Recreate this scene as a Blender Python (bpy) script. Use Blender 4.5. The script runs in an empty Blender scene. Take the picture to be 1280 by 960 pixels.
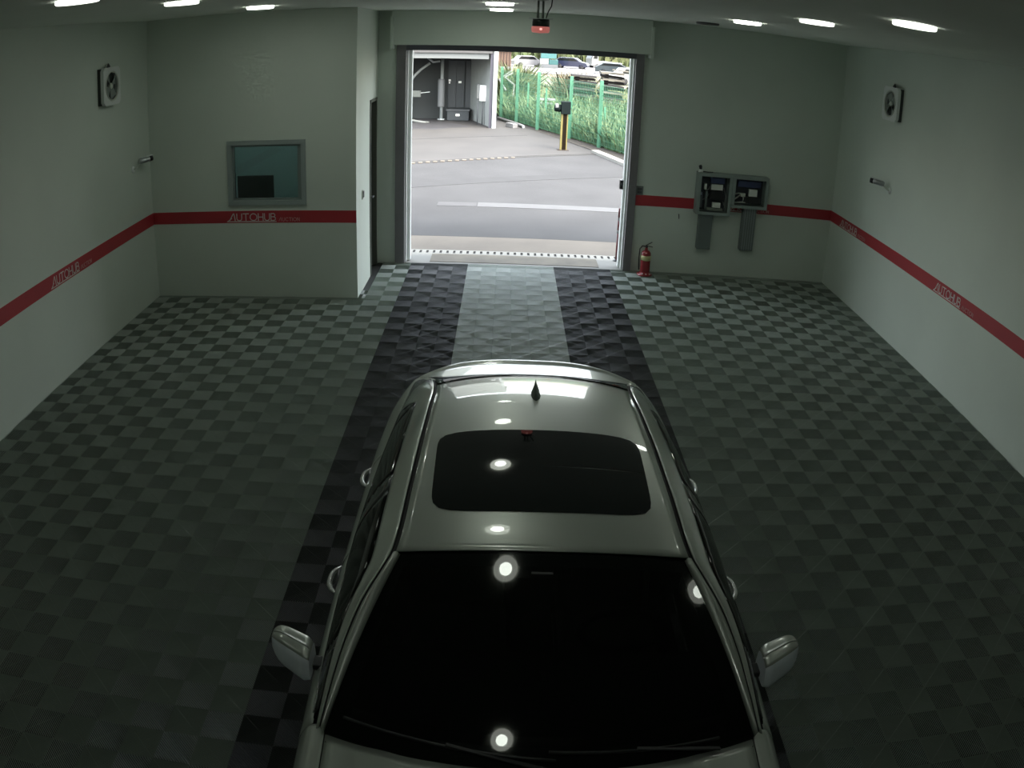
import bpy, bmesh, math, random
import numpy as np
from mathutils import Vector, Matrix

random.seed(7)
S = bpy.context.scene
COL = S.collection
R = math.radians

# ------------------------------------------------------------------ camera
PITCH, YAW, ROLL = 23.6234, 1.0809, 2.2978
cd = bpy.data.cameras.new('camera')
cam = bpy.data.objects.new('camera', cd)
COL.objects.link(cam)
_a, _b, _c = R(PITCH), R(YAW), R(ROLL)
_fw = Vector((math.sin(_b)*math.cos(_a), math.cos(_b)*math.cos(_a), -math.sin(_a)))
_r = _fw.cross(Vector((0, 0, 1))).normalized()
_u = _r.cross(_fw)
_r, _u = math.cos(_c)*_r + math.sin(_c)*_u, -math.sin(_c)*_r + math.cos(_c)*_u
m = Matrix(((_r.x, _u.x, -_fw.x, -.132), (_r.y, _u.y, -_fw.y, 0), (_r.z, _u.z, -_fw.z, 3.2155), (0, 0, 0, 1)))
cam.matrix_world = m
# a surveillance camera's wide lens with its barrel distortion: angle as a polynomial of the image radius
cd.type = 'PANO'
cd.sensor_fit = 'HORIZONTAL'
cd.sensor_width = 36.0
cd.sensor_height = 27.0
cd.clip_start = .02
cd.clip_end = 600
_q = 1280/36.0/1060.8
for tgt in (cd, getattr(cd, 'cycles', None)):
    if tgt is None: continue
    try:
        tgt.panorama_type = 'FISHEYE_LENS_POLYNOMIAL'
        tgt.fisheye_fov = R(180)
        tgt.fisheye_polynomial_k0 = 0
        tgt.fisheye_polynomial_k1 = -_q
        tgt.fisheye_polynomial_k2 = 0
        tgt.fisheye_polynomial_k3 = -.0501*_q**3
        tgt.fisheye_polynomial_k4 = 0
    except Exception as e:
        pass
S.camera = cam

# ------------------------------------------------------------------ world, sun, exposure
W = bpy.data.worlds.new('world'); S.world = W
W.use_nodes = True
nt = W.node_tree; nt.nodes.clear()
sky = nt.nodes.new('ShaderNodeTexSky')
sky.sky_type = 'NISHITA'; sky.sun_disc = False
sky.sun_elevation = R(52); sky.sun_rotation = R(140)
sky.air_density = 1.6; sky.dust_density = 5.0; sky.ozone_density = 1.0
bg = nt.nodes.new('ShaderNodeBackground'); bg.inputs['Strength'].default_value = 1.75
wo = nt.nodes.new('ShaderNodeOutputWorld')
hs_ = nt.nodes.new('ShaderNodeHueSaturation'); hs_.inputs['Saturation'].default_value = .45
nt.links.new(sky.outputs[0], hs_.inputs['Color']); nt.links.new(hs_.outputs[0], bg.inputs[0]); nt.links.new(bg.outputs[0], wo.inputs[0])
sl = bpy.data.lights.new('sun', 'SUN'); sl.energy = 4.2; sl.angle = R(3); sl.color = (1, .97, .9)
sun = bpy.data.objects.new('sun', sl); COL.objects.link(sun)
sun.rotation_euler = Vector((-.45, -.07, -.85)).to_track_quat('-Z', 'Y').to_euler()
S.view_settings.view_transform = 'Standard'
S.view_settings.look = 'None'
S.view_settings.gamma = 1
S.view_settings.exposure = 0
S.cycles.use_denoising = True
S.cycles.max_bounces = 10
S.cycles.diffuse_bounces = 6
S.cycles.glossy_bounces = 4
S.cycles.transmission_bounces = 6
S.cycles.transparent_max_bounces = 8
S.cycles.sample_clamp_indirect = 6
LAMP_INNER, LAMP_RING = 44.0, 7.0

# ------------------------------------------------------------------ materials
MATS = {}
def mat(name, col, rough=.6, metal=0., spec=.5, noise=0., nscale=4., bump=0., bscale=60., coat=0., col2=None, emit=None, estr=0., coatrough=.03, detail=4.):
    if name in MATS: return MATS[name]
    M = bpy.data.materials.new(name); M.use_nodes = True
    n = M.node_tree; p = n.nodes['Principled BSDF']
    p.inputs['Base Color'].default_value = (*col, 1)
    p.inputs['Roughness'].default_value = rough
    p.inputs['Metallic'].default_value = metal
    p.inputs['Specular IOR Level'].default_value = spec
    p.inputs['Coat Weight'].default_value = coat
    p.inputs['Coat Roughness'].default_value = coatrough
    if emit:
        p.inputs['Emission Color'].default_value = (*emit, 1); p.inputs['Emission Strength'].default_value = estr
    tc = None
    if noise or col2:
        tc = n.nodes.new('ShaderNodeTexCoord'); nz = n.nodes.new('ShaderNodeTexNoise')
        nz.inputs['Scale'].default_value = nscale; nz.inputs['Detail'].default_value = detail
        n.links.new(tc.outputs['Object'], nz.inputs['Vector'])
        rp = n.nodes.new('ShaderNodeValToRGB')
        c2 = col2 or tuple(c*(1-noise) for c in col)
        rp.color_ramp.elements[0].position = .35; rp.color_ramp.elements[0].color = (*c2, 1)
        rp.color_ramp.elements[1].position = .65; rp.color_ramp.elements[1].color = (*col, 1)
        n.links.new(nz.outputs['Fac'], rp.inputs[0]); n.links.new(rp.outputs[0], p.inputs['Base Color'])
    if bump:
        if not tc: tc = n.nodes.new('ShaderNodeTexCoord')
        nb = n.nodes.new('ShaderNodeTexNoise'); nb.inputs['Scale'].default_value = bscale
        n.links.new(tc.outputs['Object'], nb.inputs['Vector'])
        bp = n.nodes.new('ShaderNodeBump'); bp.inputs['Strength'].default_value = bump; bp.inputs['Distance'].default_value = .01
        n.links.new(nb.outputs['Fac'], bp.inputs['Height']); n.links.new(bp.outputs[0], p.inputs['Normal'])
    MATS[name] = M
    return M

def glass(name, tint, rough=.02):
    if name in MATS: return MATS[name]
    M = bpy.data.materials.new(name); M.use_nodes = True
    n = M.node_tree; n.nodes.clear()
    o = n.nodes.new('ShaderNodeOutputMaterial'); mx = n.nodes.new('ShaderNodeMixShader')
    tr = n.nodes.new('ShaderNodeBsdfTransparent'); tr.inputs[0].default_value = (*tint, 1)
    gl = n.nodes.new('ShaderNodeBsdfGlossy'); gl.inputs['Roughness'].default_value = rough
    fr = n.nodes.new('ShaderNodeFresnel'); fr.inputs['IOR'].default_value = 1.5
    n.links.new(fr.outputs[0], mx.inputs[0]); n.links.new(tr.outputs[0], mx.inputs[1]); n.links.new(gl.outputs[0], mx.inputs[2])
    n.links.new(mx.outputs[0], o.inputs[0])
    MATS[name] = M
    return M

WALL = mat('wall_paint', (.62, .68, .61), .55, noise=.05, nscale=1.2, bump=.05, bscale=40)
CEIL = mat('ceiling_paint', (.84, .88, .81), .7, noise=.04, nscale=1.)
RED = mat('stripe_red', (.42, .034, .045), .45, noise=.1, nscale=3)
WHITEV = mat('letter_white', (.72, .70, .68), .5)
PINKV = mat('letter_faint', (.62, .34, .34), .5)
TILE_GREY = mat('tile_grey', (.225, .265, .23), .32, noise=.12, nscale=.8, spec=.5)
TILE_DARK = mat('tile_charcoal', (.034, .040, .038), .42, noise=.2, nscale=.9, spec=.5)
TILE_LIGHT = mat('tile_light_grey', (.40, .44, .41), .34, noise=.12, nscale=1.1)
SLAB = mat('slab_dark', (.02, .022, .02), .8)
STEEL = mat('steel_grey', (.30, .33, .33), .45, metal=.3, noise=.1)
CABINET = mat('cabinet_grey_paint', (.27, .32, .30), .5, noise=.08)
BLACK = mat('black_plastic', (.012, .013, .014), .4)
DKGREY = mat('dark_grey', (.06, .065, .07), .5)
WHITE = mat('white_paint', (.75, .78, .76), .5, noise=.04)
IVORY = mat('ivory_plastic', (.55, .58, .52), .5)
ALU = mat('aluminium', (.50, .52, .53), .35, metal=.8)
CHROME = mat('chrome', (.75, .76, .78), .12, metal=1.)
PAINT = mat('silver_car_paint', (.42, .45, .41), .34, metal=.55, coat=1., spec=.5, coatrough=.02)
TRIMB = mat('gloss_black_trim', (.012, .013, .015), .12, coat=.5)
RUBBER = mat('rubber', (.015, .015, .016), .75)
FABRIC = mat('car_interior', (.02, .02, .022), .8)
WSGLASS = glass('tinted_glass', (.16, .18, .18))
SIDEGLASS = glass('dark_tinted_glass', (.06, .065, .065))
SUNGLASS = mat('black_roof_glass', (.006, .007, .008), .03, spec=.5, coat=0.)
WINGLASS = glass('office_glass', (.72, .80, .79))

# ------------------------------------------------------------------ mesh helpers
class MB:
    def __init__(s): s.v = []; s.f = []; s.sm = []
    def add(s, vs, fs, smooth=False):
        b = len(s.v); s.v += [tuple(v) for v in vs]; s.f += [tuple(i+b for i in f) for f in fs]; s.sm += [smooth]*len(fs)
        return s
    def box(s, x0, x1, y0, y1, z0, z1, M=None):
        vs = [(x, y, z) for z in (z0, z1) for y in (y0, y1) for x in (x0, x1)]
        if M is not None: vs = [tuple(M @ Vector(v)) for v in vs]
        return s.add(vs, [(0, 2, 3, 1), (4, 5, 7, 6), (0, 1, 5, 4), (2, 6, 7, 3), (0, 4, 6, 2), (1, 3, 7, 5)])
    def bar(s, a, b, w, h=None, up=(0, 0, 1)):
        a = Vector(a); b = Vector(b); d = b-a; L = d.length; h = h or w
        if L < 1e-6: return s
        z = d/L; x = z.cross(Vector(up))
        if x.length < 1e-4: x = z.cross(Vector((1, 0, 0)))
        x.normalize(); y = x.cross(z)
        M = Matrix(((x.x, y.x, z.x, a.x), (x.y, y.y, z.y, a.y), (x.z, y.z, z.z, a.z), (0, 0, 0, 1)))
        return s.box(-w/2, w/2, -h/2, h/2, 0, L, M)
    def tube(s, pts, r, n=10, cap=True):
        pts = [Vector(p) for p in pts]; rs = r if isinstance(r, (list, tuple)) else [r]*len(pts)
        vs = []; fs = []; px = None
        for i, p in enumerate(pts):
            t = (pts[min(i+1, len(pts)-1)]-pts[max(i-1, 0)]).normalized()
            if px is None:
                px = t.cross(Vector((0, 0, 1)))
                if px.length < 1e-3: px = t.cross(Vector((1, 0, 0)))
            px = (px - t*px.dot(t)).normalized(); py = t.cross(px)
            for k in range(n):
                a = 2*math.pi*k/n; vs.append(p+px*math.cos(a)*rs[i]+py*math.sin(a)*rs[i])
        for i in range(len(pts)-1):
            for k in range(n):
                fs.append((i*n+k, i*n+(k+1) % n, (i+1)*n+(k+1) % n, (i+1)*n+k))
        if cap: fs.append(tuple(range(n-1, -1, -1))); fs.append(tuple((len(pts)-1)*n+k for k in range(n)))
        return s.add(vs, fs, True)
    def lathe(s, prof, M=None, n=24, cap=True):
        vs = []; fs = []
        for (r, z) in prof:
            for k in range(n):
                a = 2*math.pi*k/n; v = Vector((r*math.cos(a), r*math.sin(a), z)); vs.append(M @ v if M is not None else v)
        for i in range(len(prof)-1):
            for k in range(n): fs.append((i*n+k, i*n+(k+1) % n, (i+1)*n+(k+1) % n, (i+1)*n+k))
        if cap and prof[0][0] > 1e-6: fs.append(tuple(range(n-1, -1, -1)))
        if cap and prof[-1][0] > 1e-6: fs.append(tuple((len(prof)-1)*n+k for k in range(n)))
        return s.add(vs, fs, True)
    def prism(s, poly, z0, z1, M=None):
        n = len(poly); vs = [(x, y, z) for z in (z0, z1) for x, y in poly]
        if M is not None: vs = [tuple(M @ Vector(v)) for v in vs]
        return s.add(vs, [tuple(range(n-1, -1, -1)), tuple(range(n, 2*n))]+[(i, (i+1) % n, n+(i+1) % n, n+i) for i in range(n)])
    def grid(s, fn, nu, nv, flip=False, smooth=True):
        vs = [fn(i/nu, j/nv) for i in range(nu+1) for j in range(nv+1)]; fs = []
        for i in range(nu):
            for j in range(nv):
                a = i*(nv+1)+j; q = (a, a+1, a+nv+2, a+nv+1); fs.append(q if flip else q[::-1])
        return s.add(vs, fs, smooth)
    def mesh(s, name, m, origin=(0, 0, 0), bevel=0, fix=False):
        me = bpy.data.meshes.new(name); ox, oy, oz = origin
        me.from_pydata([(x-ox, y-oy, z-oz) for x, y, z in s.v], [], s.f)
        me.polygons.foreach_set('use_smooth', s.sm)
        if bevel or fix:
            bm = bmesh.new(); bm.from_mesh(me)
            if fix: bmesh.ops.recalc_face_normals(bm, faces=bm.faces)
            if bevel: bmesh.ops.bevel(bm, geom=list(bm.edges), offset=bevel, segments=2, affect='EDGES', profile=.6, clamp_overlap=True)
            bm.to_mesh(me); bm.free()
        me.materials.append(m); me.update()
        return me
    def build(s, name, m, parent=None, bevel=0, fix=True, origin=None, solid=0):
        if parent is not None and origin is None:
            o_ = parent; org = Vector((0, 0, 0))
            while o_ is not None: org += o_.location; o_ = o_.parent
            origin = org; loc = (0, 0, 0)
        elif origin is None:
            xs = np.array(s.v); lo, hi = xs.min(0), xs.max(0); origin = ((lo[0]+hi[0])/2, (lo[1]+hi[1])/2, lo[2]); loc = origin
        else: loc = origin
        ob = bpy.data.objects.new(name, s.mesh(name, m, origin, bevel, fix)); COL.objects.link(ob)
        if parent is not None: ob.parent = parent
        ob.location = loc if parent is None else (0, 0, 0)
        if solid:
            md = ob.modifiers.new('solid', 'SOLIDIFY'); md.thickness = solid; md.offset = -1
        return ob

def tag(o, label=None, cat=None, group=None, kind=None):
    if label: o['label'] = label
    if cat: o['category'] = cat
    if group: o['group'] = group
    if kind: o['kind'] = kind
    return o
def thing(name, loc, label, cat, group=None):
    o = bpy.data.objects.new(name, None); o.location = loc; COL.objects.link(o); o.empty_display_size = .1
    return tag(o, label, cat, group)
def copy_tree(o, parent=None):
    c = o.copy(); COL.objects.link(c)
    if parent is not None: c.parent = parent
    for ch in list(o.children): copy_tree(ch, c)
    return c
def struct(o): o['kind'] = 'structure'; return o
def TM(x, y, z, rx=0, ry=0, rz=0):
    return Matrix.Translation((x, y, z)) @ Matrix.Rotation(rz, 4, 'Z') @ Matrix.Rotation(ry, 4, 'Y') @ Matrix.Rotation(rx, 4, 'X')

# ------------------------------------------------------------------ room dimensions
XL, XR, YW, YB, XB, ZC, YN = -4.555, 4.63, 11.50, 9.84, -1.885, 3.56, -4.0
DX0, DX1, DZ = -1.48, 1.555, 3.05          # door opening
ZS0, ZS1 = .951, 1.103                     # red stripe

# ---- walls
w_left = struct(MB().box(XL-.15, XL, YN, YB+.12, -.05, ZC).build('wall_left', WALL))
w_right = struct(MB().box(XR, XR+.15, YN, YW+.2, -.05, ZC).build('wall_right', WALL))
w_far = MB().box(DX1+.075, XR, YW, YW+.2, -.05, ZC).box(XB-.15, DX0-.075, YW, YW+.2, -.05, ZC).box(DX0-.075, DX1+.075, YW, YW+.2, DZ, ZC)
w_far = struct(w_far.build('wall_back', WALL))
w_near = struct(MB().box(XL-.15, XR+.15, YN-.15, YN, -.05, ZC).build('wall_front', WALL))
WX0, WX1, WZ0, WZ1 = -3.495, -2.50, 1.18, 1.98
p = MB().box(XL, WX0, YB, YB+.12, -.05, ZC).box(WX1, XB, YB, YB+.12, -.05, ZC).box(WX0, WX1, YB, YB+.12, -.05, WZ0).box(WX0, WX1, YB, YB+.12, WZ1, ZC)
w_part = struct(p.build('wall_partition', WALL))
DY0, DY1, DH = 10.84, 11.40, 2.36
p = MB().box(XB-.12, XB, YB+.12, DY0, -.05, ZC).box(XB-.12, XB, DY1, YW, -.05, ZC).box(XB-.12, XB, DY0, DY1, DH, ZC)
w_ps = struct(p.build('wall_partition_side', WALL))
# office behind the partition
p = MB().box(XL-.15, XL, YB+.12, 12.2, -.05, ZC).box(XL-.15, XB-.12, 12.2, 12.3, -.05, ZC).box(XB-.12, XB-.02, YW+.2, 12.2, -.05, ZC)
struct(p.build('wall_office', mat('office_wall', (.42, .52, .52), .7)))
ceil = struct(MB().box(XL-.15, XR+.15, YN-.15, 12.3, ZC, ZC+.12).build('ceiling', CEIL))
# ---- side door in the partition
dm = mat('door_brown_green', (.055, .06, .05), .5)
d = MB().box(XB-.095, XB-.055, DY0+.04, DY1-.04, 0, DH-.04).build('door_1', dm); struct(d)
f = MB().box(XB-.12, XB+.012, DY0, DY0+.04, 0, DH).box(XB-.12, XB+.012, DY1-.04, DY1, 0, DH).box(XB-.12, XB+.012, DY0, DY1, DH-.04, DH)
f.build('door_frame', mat('door_frame_dark', (.10, .11, .09), .5), d)
MB().tube([(XB-.05, DY1-.12, 1.0), (XB-.01, DY1-.12, 1.0), (XB-.01, DY1-.24, 1.0)], .01).build('door_handle', STEEL, d)
# ---- office window
w = MB()
a = .055
for (x0, x1, z0, z1) in ((WX0, WX0+a, WZ0, WZ1), (WX1-a, WX1, WZ0, WZ1), (WX0+a, WX1-a, WZ0, WZ0+a), (WX0+a, WX1-a, WZ1-a, WZ1)):
    w.box(x0, x1, YB-.03, YB+.09, z0, z1)
win = struct(w.build('window_1', mat('window_frame_green_grey', (.30, .35, .34), .45)))
g = MB()
for (x0, x1, z0, z1) in ((WX0+a, WX0+a+.025, WZ0+a, WZ1-a), (WX1-a-.05, WX1-a, WZ0+a, WZ1-a), (WX0+a+.025, WX1-a-.05, WZ0+a, WZ0+a+.025), (WX0+a+.025, WX1-a-.05, WZ1-a-.025, WZ1-a)):
    g.box(x0, x1, YB+.01, YB+.05, z0, z1)
g.build('inner_frame', mat('window_inner_frame', (.20, .24, .23), .45), win)
MB().box(WX0+a, WX1-a, YB+.026, YB+.034, WZ0+a, WZ1-a).build('pane', WINGLASS, win)
# monitor behind the pane, on a desk
desk = thing('desk', (-3.1, YB+.5, 0), 'plain desk standing behind the office window', 'desk')
MB().box(-3.7, -2.4, YB+.15, YB+.85, .72, .75).build('desk_top', mat('desk_grey', (.2, .2, .19), .6), desk, bevel=.004)
for x in (-3.66, -2.44):
    for y in (YB+.19, YB+.81): MB().box(x-.02, x+.02, y-.02, y+.02, 0, .72).build('leg', STEEL, desk)
mon = thing('monitor', (-3.12, YB+.3, .75), 'dark back of a monitor seen in the lower left of the office window', 'monitor')
MB().box(-3.42, -2.95, YB+.13, YB+.16, 1.13, 1.52).build('screen_back', mat('monitor_dark', (.02, .025, .026), .5), mon, bevel=.004)
MB().box(-3.2, -3.14, YB+.165, YB+.2, .76, 1.3).build('stand', BLACK, mon)
MB().box(-3.3, -3.04, YB+.13, YB+.32, .75, .765).build('foot', BLACK, mon)

ol = thing('office_fill_light', (-3.2, 11.3, ZC), 'added unseen fill light inside the dark office behind the partition window', 'ceiling light')  # added fill light, out of view, brightens the office behind the pane
MB().box(-3.5, -2.9, 11.2, 11.4, ZC-.05, ZC-.001).build('diffuser', mat('office_fill_panel', (.6, .65, .65), .5, emit=(.85, 1, .97), estr=17.), ol)
# ---- lettering (stroke built)
GL = {'A': [[(0, 0), (.42, 1), (.5, 1), (.62, 0)]], 'U': [[(0, 1), (0, .3), (.06, .1), (.2, 0), (.34, 0), (.48, .1), (.54, .3), (.54, 1)]],
      'T': [[(0, 1), (.6, 1)], [(.3, 1), (.3, 0)]], 'O': [[(.37+.37*math.cos(t*math.pi/8), .5+.5*math.sin(t*math.pi/8)) for t in range(17)]],
      'H': [[(0, 0), (0, 1)], [(.52, 0), (.52, 1)], [(0, .5), (.52, .5)]],
      'B': [[(0, 0), (0, 1), (.3, 1), (.42, .88), (.42, .65), (.3, .53), (0, .53)], [(.3, .53), (.47, .4), (.47, .13), (.33, 0), (0, 0)]],
      'C': [[(.37+.37*math.cos(R(t)), .5+.5*math.sin(R(t))) for t in range(45, 316, 27)]], 'I': [[(0, 0), (0, 1)]],
      'N': [[(0, 0), (0, 1), (.5, 0), (.5, 1)]]}
GW = {'A': .66, 'U': .54, 'T': .6, 'O': .74, 'H': .52, 'B': .47, 'C': .66, 'I': 0, 'N': .5}
def strokes(text, width, h, th, gap=.16):
    tot = sum(GW[c] for c in text)+gap*(len(text)-1); k = width/(tot)
    out = []; x = 0
    for c in text:
        for pl in GL[c]: out.append([((x+px)*k, py*h) for px, py in pl])
        x += GW[c]+gap
    return out
def lettering(origin, du, parent, width=.60, gap2=.045, w2=.26, thick=.0018, big=True, small=True):
    """du: unit vector of reading direction on the wall; normal = towards the room"""
    du = Vector(du); nrm = du.cross(Vector((0, 0, 1))) ; o = Vector(origin)+nrm*.0045
    def place(mb, sts, ox, oz, w):
        for pl in sts:
            for a_, b_ in zip(pl[:-1], pl[1:]):
                A = o+du*(ox+a_[0])+Vector((0, 0, oz+a_[1])); B = o+du*(ox+b_[0])+Vector((0, 0, oz+b_[1]))
                e = (B-A).normalized()*w*.4
                mb.bar(A-e, B+e, w, thick, up=nrm) if abs((B-A).normalized().dot(nrm)) < .9 else None
    if big:
        mb = MB(); place(mb, strokes('AUTOHUB', width, .086, .01), 0, .030, .0105)
        place(mb, [[(-.03, 0), (width+.01, 0)], [(-.03, 0), (.03, .04)]], 0, .018, .009)
        mb.build('lettering', WHITEV, parent)
    if small:
        mb = MB(); place(mb, strokes('AUCTION', w2, .042, .005, .22), width+gap2, .022, .006)
        mb.build('small_lettering', PINKV, parent)
def stripe(parent, x0, x1, y0, y1):
    return MB().box(x0, x1, y0, y1, ZS0, ZS1).build('red_stripe', RED, parent)
stripe(w_left, XL, XL+.003, YN, YB-.003)
s2 = stripe(w_part, XL, XB, YB-.003, YB)
s3 = stripe(w_right, XR-.003, XR, YN, YW-.003)
s4 = stripe(w_far, DX1+.1, XR, YW-.003, YW)
lettering((XL, 7.12, ZS0), (0, 1, 0), w_left)
lettering((-3.50, YB, ZS0), (1, 0, 0), w_part)
lettering((XR, 8.08, ZS0), (0, -1, 0), w_right)
lettering((XR, 11.08, ZS0), (0, -1, 0), w_right)
lettering((2.74, YW, ZS0), (1, 0, 0), w_far)

# ---- door rails and shutter box
DOORTRIM = mat('rail_paint', (.20, .19, .20), .45, noise=.1)
struct(MB().box(DX0-.15, DX0-.02, YW-.045, YW+.04, 0, DZ+.05).build('trim_1', DOORTRIM))
struct(MB().box(DX1+.02, DX1+.13, YW-.045, YW+.04, 0, DZ+.05).build('trim_2', DOORTRIM))
struct(MB().box(DX0-.075, DX0, YW+.04, YW+.20, 0, DZ+.02).box(DX0-.005, DX0+.045, YW+.13, YW+.25, 0, DZ+.02).build('trim_3', WHITE))
struct(MB().box(DX1, DX1+.075, YW+.04, YW+.20, 0, DZ+.02).box(DX1-.03, DX1+.005, YW+.13, YW+.25, 0, DZ+.02).build('trim_4', WHITE))
sb = thing('shutter_box', (.04, YW-.2, DZ), 'pale painted roll-up shutter housing above the open vehicle door', 'shutter housing')
MB().box(DX0-.20, DX1+.20, YW-.20, YW-.001, DZ+.03, ZC-.001).build('cover', WALL, sb, bevel=.01)
for x in (DX0-.22, DX1+.18):
    MB().box(x, x+.045, YW-.22, YW-.001, DZ-.02, DZ+.42).build('end_plate', WALL, sb, bevel=.006)
MB().box(DX0-.02, DX1+.02, YW-.05, YW+.08, DZ-.045, DZ+.03).build('bottom_bar', mat('shutter_edge', (.10, .10, .12), .5), sb)

# ---- floor and tiles
slab = struct(MB().box(XL-.1, XR+.1, YN-.1, YW+.0, -.10, -.0142).build('floor', SLAB, origin=(0, 0, 0)))
def clip(poly, a, b, c):
    out = []
    for i in range(len(poly)):
        p_, q_ = poly[i], poly[(i+1) % len(poly)]; fp = a*p_[0]+b*p_[1]-c; fq = a*q_[0]+b*q_[1]-c
        if fp <= 0: out.append(p_)
        if (fp < 0 < fq) or (fq < 0 < fp):
            t = fp/(fp-fq); out.append((p_[0]+t*(q_[0]-p_[0]), p_[1]+t*(q_[1]-p_[1])))
    return out
def tile_mb():
    t = MB()
    pitch = .4/26; wd = pitch*.45
    for (qx, qy, sgn) in ((-.2, -.2, 1), (0, -.2, -1), (-.2, 0, -1), (0, 0, 1)):
        sq = [(qx, qy), (qx+.2, qy), (qx+.2, qy+.2), (qx, qy+.2)]
        lo = min(x+sgn*y for x, y in sq)
        for k in range(27):
            c0 = lo+(k-.25)*pitch; c1 = c0+wd
            prof_ = [(c0, -.0032), (c0+wd*.22, -.0008), (c0+wd*.5, 0), (c0+wd*.78, -.0008), (c1, -.0032)]
            vd = {}; vs = []; fs = []
            for (ca, za), (cb, zb_) in zip(prof_[:-1], prof_[1:]):
                pl = clip(clip(sq, 1, sgn, cb), -1, -sgn, -ca)
                if len(pl) < 3: continue
                f_ = []
                for x, y in pl:
                    z = za+(zb_-za)*min(1, max(0, (x+sgn*y-ca)/(cb-ca))); kk = (round(x, 6), round(y, 6))
                    if kk not in vd: vd[kk] = len(vs); vs.append((x, y, z))
                    if not f_ or f_[-1] != vd[kk]: f_.append(vd[kk])
                if len(f_) > 2 and f_[0] == f_[-1]: f_.pop()
                if len(f_) > 2: fs.append(tuple(f_))
            if not fs: continue
            t.add(vs, fs, True)
            for cc in (c0, c1):
                ln = [(x, y) for x, y in clip(clip(sq, 1, sgn, cc), -1, -sgn, -cc+1e-9)]
                pl = clip(sq, 1, sgn, cc); on = [p_ for p_ in pl if abs(p_[0]+sgn*p_[1]-cc) < 1e-7]
                if len(on) >= 2:
                    (xa, ya), (xb, yb) = on[0], on[-1]
                    t.add([(xa, ya, -.0032), (xb, yb, -.0032), (xb, yb, -.014), (xa, ya, -.014)], [(0, 1, 2, 3)])
    e = .2
    for sg in (1, -1):
        w_ = .0020
        t.add([(-e+w_, sg*(-e)-sg*0, .0003), (-e, sg*(-e+w_), .0003), (e-w_, sg*e, .0003), (e, sg*(e-w_), .0003)], [(0, 2, 3, 1) if sg < 0 else (0, 3, 2, 1)])
    return t
TMB = tile_mb()
tile_mesh = {k: TMB.mesh('tile_'+k, mm, fix=False) for k, mm in (('grey', TILE_GREY), ('dark', TILE_DARK), ('light', TILE_LIGHT))}
Y0 = 11.16; YR0 = Y0-2.2     # a tile corner row
cells = []
for ix in range(-12, 13):
    x0 = .2+.4*ix-.4; x1 = x0+.4
    cx0, cx1 = max(x0, XL), min(x1, XR)
    if cx1-cx0 < .02: continue
    if x1 > 4.59 and x1 < 4.62: cx1 = XR
    if cx0 > 4.59: continue
    for iy in range(-33, 8):
        y0 = YR0+.4*iy; y1 = y0+.4
        cy0, cy1 = max(y0, YN), min(y1, YW)
        if cy1-cy0 < .02: continue
        xa, xb, ya, yb = cx0, cx1, cy0, cy1
        if (xa+xb)/2 < XB and yb > YB:
            if ya >= YB-.01: continue
            yb = YB
        if xa < XB and ya >= YB-.01:
            if xb <= XB: continue
            xa = XB
        xc = (x0+x1)/2
        kind = 'light' if abs(xc) < .6 else 'dark' if abs(xc) < 1.4 else 'grey'
        cells.append((xa, xb, ya, yb, kind))
        if x0 < XB < x1 and ya < YB < y1:   # the strip past the partition's corner
            cells.append((XB, x1, YB, y1, kind)); 
def vis(c):
    x, y = (c[0]+c[1])/2, (c[2]+c[3])/2
    if y < 2.25: return False
    if -.80 < x < .95 and y < 5.6: return False
    if abs(x) > 2.0+.30*(y-2.3)+.55*(y-2.3): return False
    return True
order = sorted(cells, key=lambda c: (not vis(c), math.hypot((c[0]+c[1])/2+.13, (c[2]+c[3])/2)))
single, rest = order[:298], order[298:]
for c in single:
    o = bpy.data.objects.new('tile', tile_mesh[c[4]]); COL.objects.link(o); o.parent = slab
    o.location = ((c[0]+c[1])/2, (c[2]+c[3])/2, random.uniform(-.0004, .0004)); o.scale = ((c[1]-c[0])/.4*.998, (c[3]-c[2])/.4*.998, 1)
tv = np.array(TMB.v); tf = TMB.f
nl = sum(len(f) for f in tf); lv = np.array([i for f in tf for i in f]); ls = np.array([len(f) for f in tf])
me = bpy.data.meshes.new('tile_field')
N = len(rest); V = np.empty((N, len(tv), 3)); LV = np.empty((N, nl), int); MI = np.empty((N, len(tf)), int)
for i, c in enumerate(rest):
    V[i] = tv*np.array([(c[1]-c[0])/.4*.998, (c[3]-c[2])/.4*.998, 1])+np.array([(c[0]+c[1])/2, (c[2]+c[3])/2, random.uniform(-.0004, .0004)])
    LV[i] = lv+i*len(tv); MI[i] = {'grey': 0, 'dark': 1, 'light': 2}[c[4]]
LS = np.tile(ls, N); starts = np.concatenate([[0], np.cumsum(LS)[:-1]])
me.vertices.add(N*len(tv)); me.vertices.foreach_set('co', V.ravel())
me.loops.add(N*nl); me.loops.foreach_set('vertex_index', LV.ravel())
me.polygons.add(len(LS)); me.polygons.foreach_set('loop_start', starts); me.polygons.foreach_set('loop_total', LS)
for mm in (TILE_GREY, TILE_DARK, TILE_LIGHT): me.materials.append(mm)
me.polygons.foreach_set('material_index', MI.ravel()); me.polygons.foreach_set('use_smooth', np.tile(np.array(TMB.sm, bool), N)); me.update(calc_edges=True); me.validate()
o = bpy.data.objects.new('tile_field', me); COL.objects.link(o); o.parent = slab; o['kind'] = 'stuff'

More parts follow.
